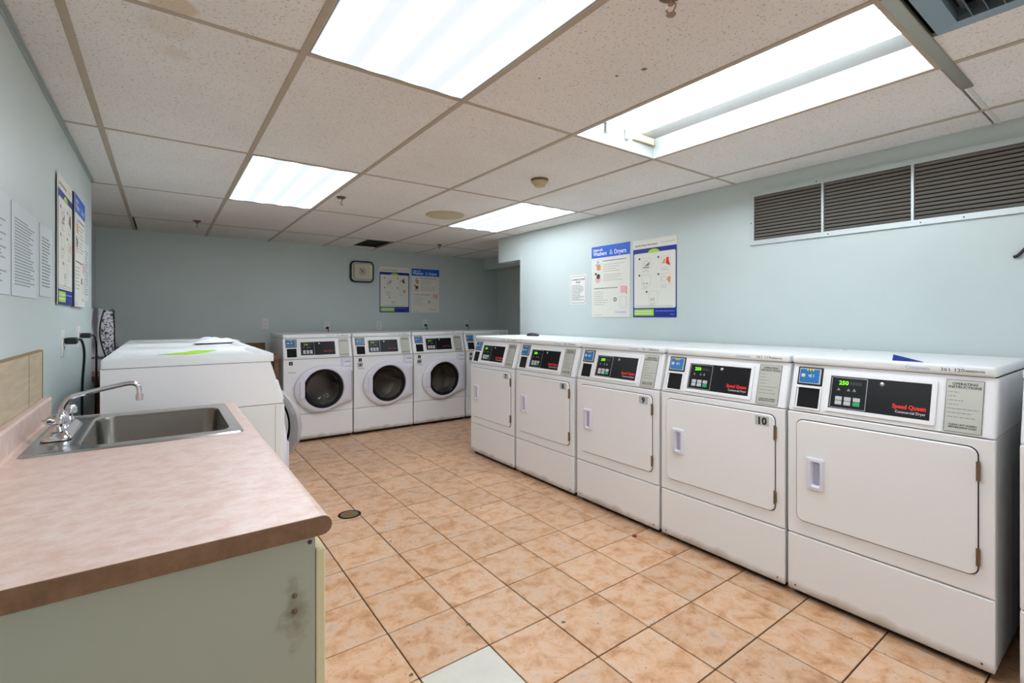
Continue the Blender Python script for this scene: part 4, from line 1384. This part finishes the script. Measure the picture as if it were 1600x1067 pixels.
# faucet
t = empty('faucet', (-.262, 2.11, .9055)); tag(t, 'chrome two-handle faucet with long rising spout over the sink', 'faucet')
b = bmesh.new()
loft(b, [rl(-.036, .036, -.135, .135, .02, 0), rl(-.036, .036, -.135, .135, .02, .008), rl(-.022, .022, -.12, .12, .018, .024), rl(-.018, .018, -.11, .11, .016, .027)])
finish(b, 'base_plate', M_CHROME, t, 50)
b = cyl(bmesh.new(), (0, 0, .024), .021, .03, n=20, r2=.016)
cyl(b, (0, 0, .054), .014, .014, n=16, r2=.011)
finish(b, 'spout_base', M_CHROME, t, 40)
b = bmesh.new()
P = spline([(0, 0, .055), (.001, 0, .085), (.020, 0, .112), (.065, 0, .125), (.12, 0, .137), (.160, 0, .145), (.182, 0, .144), (.194, 0, .130), (.196, 0, .100)], 6)
tube(b, P, .0078, 14)
sp = finish(b, 'spout', M_CHROME, t, 60)
finish(cyl(bmesh.new(), (.196, 0, .086), .0105, .020, n=18, r2=.0115), 'aerator', M_CHROME, sp, 40)
for s in (-1, 1):
    b = cyl(bmesh.new(), (0, s * .10, .024), .019, .014, n=20, r2=.014)
    cyl(b, (0, s * .10, .038), .012, .010, n=14)
    finish(b, 'valve_stem', M_CHROME, t, 40)
    b = bmesh.new()
    # fluted knob with a lever wing
    loops = []
    for z, r_ in ((.046, .018), (.050, .023), (.066, .022), (.074, .016), (.076, .006)):
        loops.append([(r_ * (1 + .10 * math.cos(6 * a)) * math.cos(a), s * .10 + r_ * (1 + .10 * math.cos(6 * a)) * math.sin(a), z) for a in [2 * PI * k / 36 for k in range(36)]])
    loft(b, loops)
    tube(b, [(-.004, s * .104, .058), (-.014 if s < 0 else .004, s * .125, .060), (-.022 if s < 0 else .008, s * .148, .064)], [.010, .009, .007], 10)
    finish(b, 'handle', M_CHROME, t, 50)

# ------------------------------------------------------------------ wooden worktop behind the washers, bag
t = empty('wood_worktop', (0, 0, 0)); tag(t, 'brown wooden worktop in the far left corner, behind the left washers', 'worktop')
finish(BX(XREC + .002, .95, 5.25, YB - .004, .858, .893, bev=.003), 'board', M_WOODC, t)
finish(BX(XREC + .002, -.235, 4.12, 5.248, .858, .893, bev=.003), 'return_board', M_WOODC, t)
finish(BX(XREC + .002, .95, YB - .02, YB - .001, .893, .985, bev=.002), 'backsplash', M_WOODC, t)
for x_, y_ in ((.92, 5.28), (.92, 6.08), (.2, 5.28), (-.50, 4.15), (-.50, 6.08), (-.27, 4.15)):
    finish(BX(x_ - .02, x_ + .02, y_, y_ + .04, .0, .858), 'leg', M_WOODC, t)

t = empty('shopping_bag', (-.385, 4.52, .894), 0)
tag(t, 'black and white printed shopping bag standing in the far left corner', 'bag')
b = bmesh.new()
loops = []
nb = 28
for z, sx_, sy_ in ((0, .100, .055), (.02, .108, .06), (.15, .108, .058), (.3, .104, .05), (.40, .100, .04), (.435, .098, .034)):
    l = []
    for k in range(nb):
        a = 2 * PI * k / nb
        c_, s_ = math.cos(a), math.sin(a)
        q = (abs(c_) ** 4 + abs(s_) ** 4) ** -.25
        wob = 1 + .05 * math.sin(5 * a + z * 20) * (z / .43)
        l.append((sx_ * c_ * q * wob, sy_ * s_ * q * wob, z + (.012 * math.sin(3 * a) if z > .4 else 0)))
    loops.append(l)
loft(b, loops, True, False)
finish(b, 'bag_body', M_BAG, t, 60)
b = bmesh.new()
tube(b, [(.101, -.03, .0), (.104, -.035, .2), (.099, -.026, .43)], .005, 6)
tube(b, [(-.101, -.03, .0), (-.104, -.035, .2), (-.099, -.026, .43)], .005, 6)
finish(b, 'bag_piping', M_CORD, t)
text('London', .032, M_INKB, t, -.045, .09, -.0635, None, 'LEFT', .0012, 'lettering')

# ------------------------------------------------------------------ loose items on top of machines and floor
def sheet(name, pts, z, m, label, cat, th=.0015):
    b = bmesh.new()
    loft(b, [[(x, y, z) for x, y in pts], [(x, y, z + th) for x, y in pts]])
    o = finish(b, name, m); tag(o, label, cat); return o
sheet('paper_sheet', [(-.02, 2.98), (.10, 2.90), (.19, 2.99), (.07, 3.07)], 1.0905, M_LIMEP, 'lime green paper on the nearest left washer', 'paper')
sheet('paper_sheet', [(.09, 3.09), (.20, 3.05), (.25, 3.20), (.14, 3.24)], 1.0905, M_LIMEP, 'second lime green paper on the nearest left washer, just beyond the first', 'paper')
b = bmesh.new()
loft(b, [[(2.42, .675, 1.1015), (2.42, .575, 1.1015), (2.74, .76, 1.1015)], [(2.42, .675, 1.104), (2.42, .575, 1.103), (2.74, .76, 1.106)]])
o = finish(b, 'flyer', M_BLUEP); tag(o, 'dark blue folded flyer on top of the nearest whole dryer', 'paper')

def crumple(name, c, rx, ry, h, m, label, cat, seed):
    rnd = random.Random(seed)
    b = bmesh.new(); n = 22
    grid = []
    ph = [rnd.uniform(0, 6) for _ in range(6)]
    for i in range(n + 1):
        row = []
        for j in range(n + 1):
            u, v = i / n * 2 - 1, j / n * 2 - 1
            r_ = max(abs(u), abs(v))
            e = 1 + .18 * math.sin(3 * math.atan2(v, u) + ph[0]) + .08 * math.sin(7 * math.atan2(v, u) + ph[1])
            z = h * (1 - r_ ** 3) * (.55 + .3 * math.sin(5 * u + ph[2] + 2 * v) + .2 * math.sin(9 * v + ph[3] - 3 * u)) + .003
            row.append(b.verts.new((c[0] + rx * u * e, c[1] + ry * v * e, c[2] + max(z, .002))))
        grid.append(row)
    for i in range(n):
        for j in range(n):
            b.faces.new((grid[i][j], grid[i + 1][j], grid[i + 1][j + 1], grid[i][j + 1]))
    g = bmesh.ops.extrude_face_region(b, geom=b.faces[:])
    for v in [x for x in g['geom'] if isinstance(x, bmesh.types.BMVert)]: v.co.z -= .002
    o = finish(b, name, m, None, 60); tag(o, label, cat); return o
crumple('crumpled_cloth', (.30, 4.05, 1.101), .13, .17, .032, M_CLOTH, 'crumpled white cloth lying on the far left washers', 'cloth', 3)
b = lathe(bmesh.new(), (0, 0, 0), [(.055, 0), (.06, .008), (.045, .022), (.015, .028)], n=20)
for v in b.verts: v.co.x *= .8; v.co.y *= 1.3
o = finish(b, 'black_pouch', M_CORD, None, 50); o.location = (2.80, 3.52, 1.1015); tag(o, 'small flat black item on top of dryer number 7', 'pouch')

t = empty('floor_drain', (.978, 3.135, 0)); tag(t, 'round worn brass floor drain between the tiles', 'drain')
finish(lathe(bmesh.new(), (0, 0, 0), [(.072, .0002), (.066, .0018), (.058, .0022), (.056, .0008)], n=32), 'ring', M_DARK, t, 30)
b = cyl(bmesh.new(), (0, 0, .0008), .055, .0018, n=32)
finish(b, 'grate', M_DRAIN, t)
b = bmesh.new()
for k in range(-3, 4):
    l = math.sqrt(.048 ** 2 - (k * .014) ** 2)
    box(b, k * .014 - .0012, k * .014 + .0012, -l, l, .0025, .0031)
finish(b, 'grate_slots', M_DARK, t)
b = bmesh.new(); prism(b, [(-.015, -.008), (.006, -.014), (.016, .002), (.002, .012), (-.010, .008)], 'z', 0, .006)
o = finish(b, 'red_wrapper', mat('wrapper_red', (150, 40, 20), .5)); o.location = (2.225, 1.845, .0005); tag(o, 'tiny scrap of red wrapper on the floor below dryer number 9', 'litter')
rnd = random.Random(5)
k = 0
for (x, y, lab) in ((1.05, 2.62, 'small dark crumb on the floor tile below the drain'), (1.72, 2.72, 'dark curl of lint on the tiles before dryer number 8'), (1.03, 1.72, 'brown chip mark beside the white tile'),
                    (.72, 1.60, 'brown chip at the left corner of the white tile'), (1.36, 1.50, 'small brown speck on a tile right of the white one')):
    s = .008 if k < 2 else .012
    b = bmesh.new(); prism(b, [(s * math.cos(a) * rnd.uniform(.4, 1.3), s * .6 * math.sin(a) * rnd.uniform(.5, 1.3)) for a in [2 * PI * q / 8 for q in range(8)]], 'z', 0, .0012)
    o = finish(b, 'floor_crumb', M_HINGE); o.location = (x, y, .0004); tag(o, lab, 'debris'); k += 1
